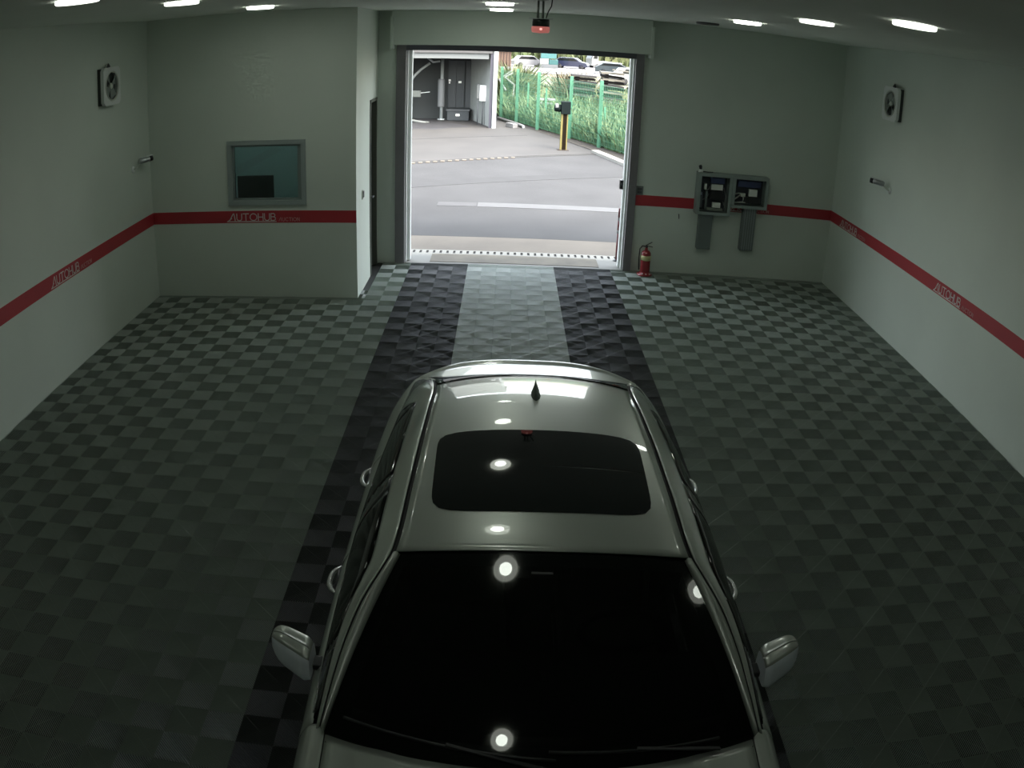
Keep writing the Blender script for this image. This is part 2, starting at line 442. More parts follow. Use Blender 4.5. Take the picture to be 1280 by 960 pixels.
# ------------------------------------------------------------------ ceiling lights
OFFM = mat('lamp_off', (.12, .12, .12), .5)
def lampmats(k):
    return (mat('lamp_ring_%.2f' % k, (.7, .72, .68), .5, emit=(.95, 1, .88), estr=LAMP_RING*k), mat('lamp_diffuser_%.2f' % k, (.9, .9, .9), .5, emit=(.93, 1, .90), estr=LAMP_INNER*k))
def downlight(x, y, label, on=True, k=1.):
    RINGM, DIFFM = lampmats(k)
    t = thing('ceiling_light', (x, y, ZC), label, 'ceiling light', 'round recessed ceiling lights')
    MB().lathe([(.138, 0), (.138, -.020), (.132, -.026), (.078, -.026), (.072, -.018), (.072, 0)], TM(x, y, ZC), 36).build('trim_ring', RINGM if on else OFFM, t)
    MB().lathe([(.0705, -.001), (.0705, -.022), (0, -.0265)], TM(x, y, ZC), 32).build('diffuser', DIFFM if on else OFFM, t)
LX, CX, RX = -2.62, -.24, 2.2
for x, y, lb in ((LX, 8.35, 'lit round ceiling light farthest back in the left row, above the office window'),
                 (LX, 6.2, 'lit round ceiling light in the left row, cut by the top of the picture'),
                 (LX, 4.5, 'lit round ceiling light nearest the camera in the left row'),
                 (LX, 2.65, 'round ceiling light of the left row overhead the parked car, outside the view'),
                 (CX, 10.35, 'lit round ceiling light nearest the vehicle door, the smaller of two slits'),
                 (CX, 8.5, 'lit round ceiling light beside the red beacon, the nearer of two slits'),
                 (CX, 6.3, 'round ceiling light of the middle row reflected in the car roof'),
                 (CX, 4.5, 'round ceiling light of the middle row reflected in front of the sunroof'),
                 (CX, .6, 'round ceiling light of the middle row reflected at the base of the windshield'),
                 (CX, 2.5, 'round ceiling light of the middle row reflected in the windshield'),
                 (RX, 8.3, 'lit round ceiling light farthest back in the right row'),
                 (RX, 6.3, 'lit round ceiling light in the middle of the right row'),
                 (RX, 4.6, 'lit round ceiling light nearest the camera in the right row, large bright ellipse'),
                 (RX, 2.6, 'round ceiling light of the right row reflected at the right edge of the windshield')):
    downlight(x, y, lb, True, (1.9 if y > 8 else .42) if abs(x) > 1 else (1.2 if y > 8 else .66))
downlight(RX, 10.05, 'unlit round ceiling light at the far end of the right row', False)

# ------------------------------------------------------------------ beacon on a drop pole
bx, by = .126, 7.3
bc = thing('warning_beacon', (bx, by, ZC), 'red warning beacon hanging on a twin pole from the ceiling before the door', 'beacon')
for dx in (-.020, .022): MB().tube([(bx+dx-.006, by, ZC), (bx+dx-.006, by, 3.385)], .010).build('pole', mat('pole_grey', (.28, .31, .28), .4, metal=.5), bc)
MB().lathe([(.06, 0), (.06, -.01), (.02, -.02)], TM(bx, by, ZC)).build('ceiling_plate', IVORY, bc)
MB().box(bx-.10, bx+.10, by-.014, by+.014, 3.381, 3.389).build('bracket', ALU, bc)
MB().lathe([(.070, 3.381), (.073, 3.365), (.073, 3.318), (.067, 3.315)], TM(bx, by, 0)).build('housing', mat('beacon_housing', (.018, .03, .025), .4), bc)
LENS = mat('beacon_lens', (.72, .22, .19), .25, emit=(1, .30, .26), estr=.30)
MB().lathe([(.073, 3.316), (.078, 3.308), (.078, 3.280), (.070, 3.262), (0, 3.256)], TM(bx, by, 0)).build('lens', LENS, bc)
MB().lathe([(0, 3.305), (.008, 3.303), (.013, 3.296), (.013, 3.289), (.008, 3.282), (0, 3.280)], TM(bx, by-.071, 0), 12).build('glow', mat('beacon_glow', (.9, .4, .35), .3, emit=(1, .45, .4), estr=1.2), bc)
MB().tube([(bx+.09, by, ZC), (bx+.085, by, 3.50), (bx+.06, by, 3.45), (bx+.042, by, 3.39)], .005, 6).build('cable', BLACK, bc)

# ------------------------------------------------------------------ wall fans
def fan(x, y, z, s, label):
    """s=+1: on the right wall facing -x; -1: left wall facing +x"""
    t = thing('exhaust_fan', (x, y, z-.22), label, 'fan', 'square wall exhaust fans')
    M = TM(x, y, z) @ Matrix.Rotation(-s*math.pi/2, 4, 'Y')   # local +z -> out of the wall
    pl = MB(); n = 32; ro, h = .165, .215
    outer = []
    for k in range(n):
        a = 2*math.pi*(k+.5)/n; c, sn = math.cos(a), math.sin(a); q = h/max(abs(c), abs(sn)); outer.append((c*q, sn*q))
    inner = [(ro*math.cos(2*math.pi*(k+.5)/n), ro*math.sin(2*math.pi*(k+.5)/n)) for k in range(n)]
    vs = [M @ Vector((*p_, z_)) for z_ in (.045, .085) for r_ in (outer, inner) for p_ in r_]
    fs = []
    for k in range(n):
        j = (k+1) % n
        fs += [(2*n+k, 2*n+j, 3*n+j, 3*n+k), (k, n+k, n+j, j), (k, j, 2*n+j, 2*n+k), (n+k, 3*n+k, 3*n+j, n+j)]
    pl.add(vs, fs)
    pl.build('plate', WHITE, t)
    MB().box(-h+.01, h-.01, -h+.01, h-.01, 0, .045, M).build('casing', mat('fan_casing', (.05, .06, .055), .6), t)
    MB().lathe([(ro+.004, .086), (ro+.008, .093), (ro-.004, .095), (ro-.012, .083)], M, 32, False).build('rim', IVORY, t)
    for k in range(4):
        a = k*math.pi/2+.5; B = M @ Matrix.Rotation(a, 4, 'Z')
        MB().grid(lambda i, j: tuple(B @ Vector((.03+.125*i, (-.02-.045*i)+(.04+.09*i)*j, .050+.028*j))), 5, 4).build('blade', mat('fan_blade', (.24, .27, .25), .5), t, solid=.003)
    MB().lathe([(.034, .045), (.034, .075), (.02, .087), (0, .089)], M, 20).build('hub', IVORY, t)
    MB().tube([(x, y+.05, z+.20), (x-s*.03, y+.02, z+.25), (x-s*.08, y-.05, z+.225), (x-s*.085, y-.12, z+.222)], .011, 6).build('bracket', DKGREY, t)
    return t
fan(XR, 9.74, 2.87, 1, 'square white exhaust fan high on the right wall')
fan(XL, 8.66, 2.83, -1, 'square white exhaust fan high on the left wall')

# ------------------------------------------------------------------ bullet cameras on the side walls
def bullet(base, tip, label):
    b = Vector(base); e = Vector(tip); t = thing('security_camera', tuple(b), label, 'camera', 'small bullet cameras on the side walls')
    s_ = -1 if b.x > 0 else 1
    MB().lathe([(.04, 0), (.04, .012), (.025, .02)], Matrix.Translation(b) @ Matrix.Rotation(s_*math.pi/2, 4, 'Y'), 20).build('base', WHITE, t)
    mid = b.lerp(e, .45); mid.z = e.z-.03
    MB().tube([tuple(b+Vector((s_*.015, 0, 0))), tuple(b+Vector((s_*.06, 0, .02))), tuple(mid)], .010, 8).build('arm', IVORY, t)
    d_ = (e-b); d_.z *= .3; d_.normalize()
    MB().tube([tuple(e-d_*.18), tuple(e-d_*.17), tuple(e-d_*.01), tuple(e)], [.022, .032, .034, .032], 16).build('housing', ALU, t)
    MB().tube([tuple(e-d_*.03), tuple(e+d_*.012)], .036, 16).build('lens', BLACK, t)
    up = Vector((0, 0, .037)); MB().bar(tuple(e-d_*.16+up), tuple(e+d_*.02+up), .06, .004).build('hood', WHITE, t)
bullet((XR, 9.62, 1.78), (XR-.20, 9.80, 1.86), 'small bullet camera with a black lens mounted on the right wall')
bullet((XL, 9.30, 1.76), (XL+.16, 9.52, 1.86), 'small bullet camera with a black lens mounted on the left wall by the corner')

# ------------------------------------------------------------------ switches
t = thing('wall_switch', (1.742, YW, 1.11), 'grey switch plate beside the right jamb of the vehicle door', 'switch')
MB().box(1.69, 1.79, YW-.012, YW, 1.10, 1.23).build('plate', mat('switch_grey', (.17, .19, .18), .5), t, bevel=.003)
for z in (1.125, 1.17): MB().box(1.71, 1.77, YW-.017, YW-.012, z, z+.035).build('button', DKGREY, t)
t = thing('wall_switch', (XB, 10.28, 1.17), 'small switch on the narrow bright wall beside the side door', 'switch')
MB().box(XB, XB+.012, 10.24, 10.33, 1.16, 1.28).build('plate', IVORY, t, bevel=.003)
MB().box(XB+.012, XB+.02, 10.26, 10.31, 1.18, 1.26).build('rocker', DKGREY, t)
t = MB().tube([(2.32, YW, .86), (2.32, YW-.02, .86), (2.325, YW-.025, .80)], .006, 8).build('wall_hook', DKGREY)
tag(t, 'tiny dark hook on the wall under the red stripe left of the electrical cabinets', 'hook')

# ------------------------------------------------------------------ electrical cabinets
def cabinet(x0, x1, z0, z1, dep, label, seed, doorless=True):
    rnd = random.Random(seed); y0 = YW-dep
    t = thing('electrical_cabinet', ((x0+x1)/2, y0+dep/2, z0), label, 'cabinet')
    e = .022
    b = MB().box(x0, x1, YW-.012, YW-.001, z0, z1)
    b.box(x0, x0+e, y0, YW-.012, z0, z1).box(x1-e, x1, y0, YW-.012, z0, z1).box(x0+e, x1-e, y0, YW-.012, z0, z0+e).box(x0+e, x1-e, y0, YW-.012, z1-e, z1)
    b.build('box', CABINET, t)
    r = MB()
    for q in ((x0, x0+.045, z0, z1), (x1-.045, x1, z0, z1), (x0+.045, x1-.045, z0, z0+.045), (x0+.045, x1-.045, z1-.045, z1)): r.box(q[0], q[1], y0-.008, y0, q[2], q[3])
    r.build('front_frame', CABINET, t)
    MB().box(x0+.05, x1-.05, YW-.035, YW-.013, z0+.05, z1-.05).build('mounting_plate', mat('panel_inside', (.035, .04, .05), .6), t)
    return t
def part_box(t, nm, m, x0, x1, z0, z1, y1, d, lab=None):
    o = MB().box(x0, x1, y1-d, y1, z0, z1).build(nm, m, t, bevel=.002)
    if lab: o['label'] = lab
PAPER = mat('paper', (.78, .80, .74), .7); BLUEP = mat('blue_plastic', (.05, .07, .16), .5); CU = mat('wire_grey', (.30, .31, .30), .5)
A0, A1, B1 = 2.525, 3.02, 3.555
c1 = cabinet(A0, A1, .915, 1.505, .17, 'open electrical cabinet on the wall nearer the door, with breakers and white labels', 1)
yb = YW-.036
part_box(c1, 'contactor', BLUEP, 2.72, 2.92, 1.36, 1.44, yb, .07)
part_box(c1, 'label_card', PAPER, 2.735, 2.90, 1.265, 1.345, yb-.02, .05, 'large white label card')
part_box(c1, 'label_card', PAPER, 2.635, 2.67, 1.26, 1.345, yb-.02, .04)
part_box(c1, 'breaker', BLACK, 2.72, 2.92, 1.13, 1.255, yb, .08)
part_box(c1, 'label_card', PAPER, 2.77, 2.885, 1.015, 1.085, yb-.03, .05)
part_box(c1, 'breaker', mat('breaker_grey', (.12, .14, .16), .5), 2.56, 2.62, 1.00, 1.17, yb, .06)
part_box(c1, 'breaker', mat('label_blue', (.35, .38, .50), .5), 2.55, 2.61, 1.18, 1.22, yb, .07)
part_box(c1, 'wire_duct', mat('wire_duct_grey', (.16, .19, .19), .5), 2.66, 2.69, .98, 1.24, yb, .06)
part_box(c1, 'terminal_block', mat('terminal_pale', (.35, .4, .34), .6), 2.70, 2.93, .965, 1.0, yb, .05)
for k, (xa, za, xb, zb_) in enumerate(((2.62, 1.1, 2.72, 1.2), (2.93, 1.3, 2.955, 1.05), (2.93, 1.1, 2.95, .98), (2.66, 1.24, 2.72, 1.30), (2.80, .97, 2.86, 1.02))):
    MB().tube([(xa, yb-.02, za), ((xa+xb)/2+.01, yb-.06, (za+zb_)/2), (xb, yb-.02, zb_)], .006, 6).build('wire', CU, c1)
c2 = cabinet(A1+.004, B1, 1.045, 1.505, .17, 'open electrical cabinet on the wall farther from the door, with loose wires', 2)
part_box(c2, 'label_card', PAPER, 3.29, 3.41, 1.215, 1.315, yb-.03, .05, 'white label card')
part_box(c2, 'breaker', BLUEP, 3.12, 3.46, 1.34, 1.43, yb, .06)
part_box(c2, 'breaker', BLACK, 3.22, 3.46, 1.11, 1.20, yb, .06)
part_box(c2, 'terminal_block', mat('terminal_white', (.6, .62, .56), .6), 3.17, 3.24, 1.20, 1.25, yb-.02, .05)
for k, (xa, za, xb, zb_) in enumerate(((3.08, 1.22, 3.2, 1.24), (3.07, 1.13, 3.18, 1.22), (3.2, 1.22, 3.22, 1.12), (3.08, 1.10, 3.3, 1.11))):
    MB().tube([(xa, yb-.02, za), ((xa+xb)/2, yb-.08, (za+zb_)/2+.02), (xb, yb-.03, zb_)], .010, 6).build('wire', mat('wire_white', (.6, .62, .58), .5), c2)
def duct(x0, x1, z0, z1, label, ribs):
    t = thing('cable_duct', ((x0+x1)/2, YW-.05, z0), label, 'cable duct')
    MB().box(x0, x1, YW-.11, YW-.001, z0, z1).build('channel', mat('duct_grey', (.17, .20, .195), .45, noise=.1), t, bevel=.004)
    if ribs:
        for k in range(5):
            x = x0+.03+k*(x1-x0-.06)/4; MB().box(x-.006, x+.006, YW-.115, YW-.109, z0+.01, z1-.01).build('rib', STEEL, t)
    else: MB().box(x0+.015, x1-.015, YW-.114, YW-.109, z0+.02, z1-.02).build('cover', mat('duct_grey'	, (.17, .20, .195), .45), t)
duct(2.60, 2.795, .40, .914, 'grey cable duct hanging below the open cabinet nearer the door', False)
duct(3.235, 3.43, .42, 1.044, 'grey ribbed cable duct hanging below the cabinet with loose wires, crossing the red stripe', True)
t = thing('cable_connector', (2.56, YW-.1, 1.506), 'small black and white connector with a cable lying on the left cabinet', 'connector')  # connector with its cable, gives no light
MB().lathe([(.035, 0), (.035, .02), (.02, .04)], TM(2.56, YW-.1, 1.506), 16).build('base', WHITE, t)
MB().tube([(2.56, YW-.1, 1.54), (2.555, YW-.1, 1.58), (2.545, YW-.1, 1.60)], [.018, .024, .02], 12).build('head', BLACK, t)
MB().tube([(2.59, YW-.1, 1.516), (2.66, YW-.12, 1.514), (2.74, YW-.1, 1.514)], .007, 6).build('cable', BLACK, t)

# ------------------------------------------------------------------ fire extinguisher
ex, ey = 1.87, 11.32
t = thing('fire_extinguisher', (ex, ey, 0), 'red fire extinguisher with a pale label standing on the floor right of the door', 'fire extinguisher')
REDP = mat('extinguisher_red', (.28, .015, .02), .3, coat=.5)
MB().lathe([(.066, .03), (.070, .04), (.070, .285), (.066, .32), (.045, .347), (.022, .355), (.018, .395)], TM(ex, ey, 0), 28).build('cylinder', REDP, t)
MB().lathe([(.0712, .215), (.0712, .285)], TM(ex, ey, 0), 28).build('label_band', mat('label_yellow', (.62, .60, .30), .5), t)
MB().lathe([(.112, 0), (.112, .012), (.085, .022), (.072, .05), (.070, .05)], TM(ex, ey, 0), 28).build('stand', REDP, t)
MB().lathe([(.018, .39), (.020, .41), (.015, .425), (0, .43)], TM(ex, ey, 0), 16).build('valve', BLACK, t)
MB().bar((ex-.01, ey, .42), (ex+.085, ey, .405), .02, .008).build('lever', BLACK, t)
MB().bar((ex-.01, ey, .425), (ex+.075, ey, .475), .02, .008).build('lever', BLACK, t)
MB().tube([(ex-.015, ey, .41), (ex-.06, ey, .415), (ex-.092, ey, .37), (ex-.096, ey, .24), (ex-.09, ey, .12), (ex-.085, ey, .07)], .010, 10).build('hose', BLACK, t)
for k in range(3):
    MB().lathe([(.012, .0), (.012, .012), (0, .016)], TM(ex-.04+.05*k, ey-.075, .022), 10).build('stud', mat('stud_pale', (.75, .6, .6), .3), t)

# ================================================================== the car
CXO = .065
car = thing('car', (CXO, 3.0, 0), 'silver sedan with a black sunroof parked facing the camera on the striped lane', 'car')
def spl(xs, ys):
    xs = np.array(xs, float); ys = np.array(ys, float)
    h = np.diff(xs); dl = np.diff(ys)/h; n = len(xs); mm = np.zeros(n)
    for i in range(1, n-1):
        if dl[i-1]*dl[i] > 0:
            w1 = 2*h[i]+h[i-1]; w2 = h[i]+2*h[i-1]; mm[i] = (w1+w2)/(w1/dl[i-1]+w2/dl[i])
    mm[0] = dl[0]; mm[-1] = dl[-1]
    def f(x):
        x = min(max(x, xs[0]), xs[-1]); i = min(max(int(np.searchsorted(xs, x)-1), 0), n-2)
        t = (x-xs[i])/h[i]
        return float(ys[i]*(1+2*t)*(1-t)**2+mm[i]*h[i]*t*(1-t)**2+ys[i+1]*t*t*(3-2*t)+mm[i+1]*h[i]*t*t*(t-1))
    return f
wf = spl([.45, .6, .75, 1.1, 1.6, 2.2, 3.2, 4.2, 4.7, 5.0, 5.15, 5.3, 5.4], [.66, .74, .82, .895, .92, .925, .928, .92, .895, .845, .80, .72, .62])
bf = spl([.45, .7, 1.0, 1.5, 2.0, 2.4, 2.9, 3.5, 4.2, 4.6, 4.95, 5.15, 5.3, 5.4], [.58, .70, .775, .815, .828, .838, .842, .828, .795, .768, .735, .70, .64, .56])
zbf = spl([.45, .7, 1.0, 1.5, 2.0, 2.4, 2.9, 3.5, 4.2, 4.6, 4.95, 5.15, 5.4], [.66, .745, .82, .89, .93, .952, .963, .973, .985, 1.0, 1.02, 1.01, .93])
DS = [2.02, 2.17, 2.30, 2.45, 2.56, 2.65, 2.8, 3.0, 3.4, 3.8, 4.07, 4.3, 4.5, 4.75, 4.97]
df = spl(DS, [.800, .770, .736, .678, .612, .572, .558, .551, .540, .533, .530, .545, .575, .62, .665])
zdf = spl(DS, [.955, 1.05, 1.14, 1.245, 1.322, 1.362, 1.388, 1.407, 1.42, 1.405, 1.375, 1.325, 1.26, 1.16, 1.065])
zcf = spl([2.58, 2.75, 3.0, 3.4, 3.8, 4.1, 4.36, 4.6, 4.97], [1.392, 1.42, 1.446, 1.46, 1.45, 1.418, 1.362, 1.265, 1.105])
TT = [0, .15, .35, .55, .72, .86, 1.0, 1.12]
def lower(y, t, top=True):
    w_, b_, zb_ = wf(y), bf(y), zbf(y)
    us = [w_*.955, w_*.985, w_, w_*.998, w_*.985, (w_*.975+b_)/2+.012, b_, b_-.05]
    zs = [.20, .32, .52, .68, zb_-.16, zb_-.055, zb_, zb_+.006]
    return (float(np.interp(t, TT, us)) if False else spl(TT, us)(t), spl(TT, zs)(t))
def upper(y, s_):
    b_, zb_, d_, zd_ = bf(y), zbf(y), df(y), zdf(y)
    return (b_-(b_-d_)*s_**1.6, zb_+(zd_-zb_)*(1-(1-s_)**1.3))
def PT(sg, u, y, z): return (CXO+sg*u, y, z)
def side(name, m, y0, y1, t0, t1, sg, ny=20, ntt=10, parent=car, inset=0., fnc=lower, solid=.004, topf=None, botf=None, cut=None):
    def fn(i, j):
        y = y0+(y1-y0)*i; ta = botf(y) if botf else t0; tb = topf(y) if topf else t1
        u, z = fnc(y, ta+(tb-ta)*j); return PT(sg, u-inset, y, z)
    g = MB().grid(fn, ny, ntt, flip=(sg < 0))
    if cut:
        keep = []; ks = []
        for f_, s_ in zip(g.f, g.sm):
            c = np.mean([g.v[i] for i in f_], 0)
            if all(math.hypot(c[1]-cy, c[2]-.335) > .365 for cy in cut): keep.append(f_); ks.append(s_)
        g.f = keep; g.sm = ks
    return g.build(name, m, parent, fix=False, solid=solid)
WHY = (1.36, 4.22)
stopf = lambda y: .76 if y < 4.05 else max(.04, .76-.72*((y-4.05)/.40)**1.3)
hd_c = ALU
for sg in (-1, 1):
    sd = 'left' if sg < 0 else 'right'
    side('front_fender', PAINT, .78, 2.085, .0, 1.12, sg, 90, 50, cut=WHY)
    side('rear_fender', PAINT, 4.11, 5.08, .0, 1.12, sg, 70, 50, cut=WHY)
    side('liner', RUBBER, .80, 5.1, .02, 1.0, sg, 200, 40, inset=.02, cut=WHY, solid=.003)
    for cy in WHY:
        pts_ = []
        for k in range(29):
            an = R(-14)+R(208)*k/28; y, z = cy+.372*math.cos(an), .335+.372*math.sin(an)
            tt = min([q/100 for q in range(0, 101)], key=lambda q: abs(lower(y, q)[1]-max(z, .2)))
            pts_.append(PT(sg, lower(y, tt)[0]-.004, y, z))
        MB().tube(pts_, .017, 8).build('wheel_arch_trim', PAINT, car)
    side('sill', TRIMB, 1.75, 3.86, 0, .09, sg, 20, 3)
    for nm, ya, yb_ in (('front_door', 2.09, 3.165), ('rear_door', 3.17, 4.105)):
        dr = side(nm, PAINT, ya, yb_, .095, 1.0, sg, 20, 16)
        # handle
        hy = 3.06 if nm == 'front_door' else 4.0
        u0 = spl(TT, [0]*8)
        hz = .875
        uu = max(lower(hy, q)[0] for q in (.72, .8)) 
        ub = lower(hy, .80)[0]
        hp = []
        for k in range(9):
            a_ = -1+2*k/8; hp.append(PT(sg, ub-.008+.042*(1-abs(a_)**3), hy+.100*a_, hz))
        MB().tube(hp, [.010, .012, .013, .013, .013, .013, .013, .012, .010], 10).build('door_handle', CHROME if False else mat('handle_silver', (.55, .56, .55), .25, metal=.8), dr)
        MB().lathe([(.045, 0), (.03, .004), (0, .004)], Matrix.Translation(PT(sg, ub-.006, hy, hz)) @ Matrix.Rotation(sg*math.pi/2, 4, 'Y') @ Matrix.Scale(1.8, 4, (0, 1, 0)), 16).build('handle_cup', DKGREY, dr)
    side('belt_moulding', mat('satin_moulding', (.45, .47, .46), .25, metal=.8), 2.14, 4.36, .985, 1.03, sg, 40, 2, fnc=lambda y, t: (lower(y, min(t, 1.0))[0]+(0.002), zbf(y)+(t-.985)*.35))
    side('side_window', SIDEGLASS, 2.36, 3.105, .05, .76, sg, 16, 8, fnc=upper)
    side('side_window', SIDEGLASS, 3.245, 4.06, .05, .76, sg, 16, 8, fnc=upper)
    side('quarter_window', SIDEGLASS, 4.08, 4.40, .05, .76, sg, 10, 6, fnc=upper, topf=stopf)
    side('pillar_trim', TRIMB, 3.10, 3.25, .0, .77, sg, 3, 8, fnc=upper)
    side('pillar_trim', TRIMB, 4.055, 4.085, .0, .75, sg, 2, 8, fnc=upper)
    side('mirror_sail', TRIMB, 2.11, 2.365, .02, .76, sg, 5, 6, fnc=upper)
    side('window_channel', RUBBER, 2.12, 4.42, 0, .05, sg, 40, 1, fnc=upper)
    side('roof_side_frame', PAINT, 2.04, 4.95, .77, .985, sg, 110, 8, fnc=upper, botf=lambda y: (stopf(y)+.015 if y < 4.45 else .0))
    # drip channel between the roof and the side frame
    MB().grid(lambda i, j: PT(sg, df(2.05+2.88*i)-.016+.022*j, 2.05+2.88*i, zdf(2.05+2.88*i)-.010), 90, 1, flip=sg > 0).build('roof_channel', RUBBER, car, fix=False, solid=.003)
    # a-pillar strip beside the windshield
def wsu(s_): return .778+(.545-.778)*s_-.012*math.sin(math.pi*s_)*-1
def wsp(s_, v, off=0.):
    hw = wsu(s_); y0 = 1.905+.135*abs(v)**2.2; y1 = 2.606+.022*v*v
    y = y0+(y1-y0)*s_; z = (.957-.010*v*v)+((1.393-.048*v*v)-(.957-.010*v*v))*s_+.084*s_*(1-s_)*(1-.4*v*v)
    return (CXO+v*hw, y+off*-.5, z+off*.86)
MB().grid(lambda i, j: wsp(i, -1+2*j), 24, 32, flip=True).build('windshield', WSGLASS, car, fix=False)
for sg in (-1, 1):
    def pil(i, j):
        a_ = Vector(wsp(i, sg)); y = a_.y
        b_ = Vector(PT(sg, df(y)-.006, y, zdf(y)+.001)); q = a_.lerp(b_, j); q.z += .008*math.sin(math.pi*j); return tuple(q)
    MB().grid(pil, 24, 4, flip=sg > 0).build('windshield_pillar', PAINT, car, fix=False, solid=.004)
    MB().grid(lambda i, j: wsp(i, sg*(1-.10*(j)*(.6+.4*(1-i))), -.012), 24, 3, flip=sg < 0).build('windshield_border', BLACK, car, fix=False)
MB().grid(lambda i, j: wsp(.93+.065*i, -1+2*j, -.012), 2, 24, flip=True).build('windshield_border', BLACK, car, fix=False)
MB().grid(lambda i, j: wsp(0+.09*i, -1+2*j, -.012), 2, 24, flip=True).build('windshield_border', BLACK, car, fix=False)
def roofz(y, v): return zdf(y)+(zcf(y)-zdf(y))*(1-abs(v)**2.3)
def roofp(i, v, dz=0.):
    y = (2.610+.022*v*v)+((4.345-.10*v*v)-(2.610+.022*v*v))*i
    return (CXO+v*(df(y)-.014), y, roofz(y, v)+dz)
MB().grid(lambda i, j: roofp(i, -1+2*j), 48, 32, flip=True).build('roof', PAINT, car, fix=False, solid=.006)
def srp(i, j):
    a_ = 2*math.pi*j; c, s_ = math.cos(a_), math.sin(a_); n_ = 9.
    q = (abs(c)**n_+abs(s_)**n_)**(-1/n_)*i
    y = 3.160+.318*q*s_; hw = .448+.012*(y-2.8)/.7; u = hw*q*c; v = u/(df(y)-.014); y -= .012*(1-(u/.45)**2)*(1 if s_ < 0 else -1)*i
    return (CXO+u, y, roofz(y, v)+.0025)
MB().grid(srp, 10, 72, flip=True).build('sunroof', SUNGLASS, car, fix=False)
def rwp(i, v):
    y = (4.352-.10*v*v)+((4.945-.07*v*v)-(4.352-.10*v*v))*i
    return (CXO+v*(df(y)-.016), y, zdf(y)+(zcf(y)-zdf(y))*(1-abs(v)**2.3)+.004)
MB().grid(lambda i, j: rwp(i, -1+2*j), 20, 28, flip=True).build('rear_window', SIDEGLASS, car, fix=False, solid=.004)
def trunk(i, v):
    y0 = 4.955-.07*v*v; y1 = 5.302-.27*abs(v)**3.2; y = y0+(y1-y0)*i
    return (CXO+v*.702, y, 1.098-.030*i+.014*math.exp(-((i-.93)/.08)**2)-.036*abs(v)**3)
MB().grid(lambda i, j: trunk(i, -1+2*j), 16, 32, flip=True).build('trunk_lid', PAINT, car, fix=False, solid=.005)
for sg in (-1, 1):
    def rs(i, j):
        a_ = Vector(trunk(i, sg)); y = a_.y; b_ = Vector(PT(sg, bf(y)-.045, y, zbf(y)+.006)); return tuple(a_.lerp(b_, j)+Vector((sg*.004*(1-j), 0, 0)))
    MB().grid(rs, 8, 2, flip=sg > 0).build('rear_shoulder', PAINT, car, fix=False, solid=.004)
    def cp(i, j):
        y = 4.75+.33*i; a_ = Vector(PT(sg, bf(y)-.045, y, zbf(y)+.005)); b_ = Vector(PT(sg, bf(y), y, zbf(y))); return tuple(a_.lerp(b_, j))
def hoodp(i, v):
    y0 = .56+.24*abs(v)**2.6; y1 = 1.888+.150*abs(v)**2.2; y = y0+(y1-y0)*i
    return (CXO+v*(bf(y)-.054), y, zbf(y)+.004+.040*(1-abs(v)**2.4)+.006*math.exp(-((abs(v)-.72)/.06)**2))
MB().grid(lambda i, j: hoodp(i, -1+2*j), 30, 40, flip=True).build('hood', PAINT, car, fix=False, solid=.005)
MB().grid(lambda i, j: (CXO+(-1+2*j)*.77, 1.86+.22*i+.14*abs(-1+2*j)**2.2, .935), 3, 16, flip=True).build('cowl', BLACK, car, fix=False, solid=.004)
# bumpers
def fb(i, v):
    z = .20+.50*i; y = .46+.33*abs(v)**2.8+.05*abs(i-.45)**2*2; u = v*spl([0, .5, 1], [.80, .83, .775])(i); return (CXO+u, y, z)
MB().grid(lambda i, j: fb(i, -1+2*j), 12, 32, flip=True).build('front_bumper', PAINT, car, fix=False, solid=.005)
def nose(i, v):
    a_ = Vector(fb(1, v)); b_ = Vector(hoodp(0, v)); return tuple(a_.lerp(b_, i))
MB().grid(lambda i, j: nose(i, -1+2*j), 3, 32, flip=True).build('nose_panel', PAINT, car, fix=False, solid=.004)
def rbm(i, v):
    z = .22+.80*i; y = 5.38-.30*abs(v)**3-.06*i**3; u = v*spl([0, .4, .8, 1], [.76, .82, .78, .70])(i); return (CXO+u, y, z)
MB().grid(lambda i, j: rbm(i, -1+2*j), 14, 32, flip=False).build('rear_bumper', PAINT, car, fix=False, solid=.005)
MB().grid(lambda i, j: tuple(Vector(rbm(1, -1+2*j)).lerp(Vector(trunk(1, -1+2*j)), i)), 2, 32, flip=False).build('trunk_edge', PAINT, car, fix=False, solid=.004)
g = MB()
for k in range(7): g.grid(lambda i, j: (CXO-.30+.60*i, fb((.385+.045*k-.20+.012*j)/.5, (-.30+.60*i)/.81)[1]-.014, .385+.045*k+.012*j), 12, 1)
g.build('grille', CHROME, car, solid=.008)
MB().grid(lambda i, j: (CXO-.32+.64*i, fb((.36+.32*j-.20)/.5, (-.32+.64*i)/.81)[1]-.006, .36+.32*j), 14, 6).build('grille_backing', BLACK, car, solid=.004)
for sg in (-1, 1):
    MB().grid(lambda i, j: tuple(Vector(fb(.72+.22*i, sg*(.55+.40*j)))+Vector((0, -.006, 0))), 3, 8).build('headlight', mat('headlight_lens', (.5, .52, .55), .1, coat=1), car, fix=True, solid=.003)
    MB().grid(lambda i, j: tuple(Vector(rbm(.74+.18*i, sg*(.5+.46*j)))+Vector((0, .006, 0))), 3, 8).build('taillight', mat('taillight_red', (.35, .01, .012), .1, coat=1), car, fix=True, solid=.003)
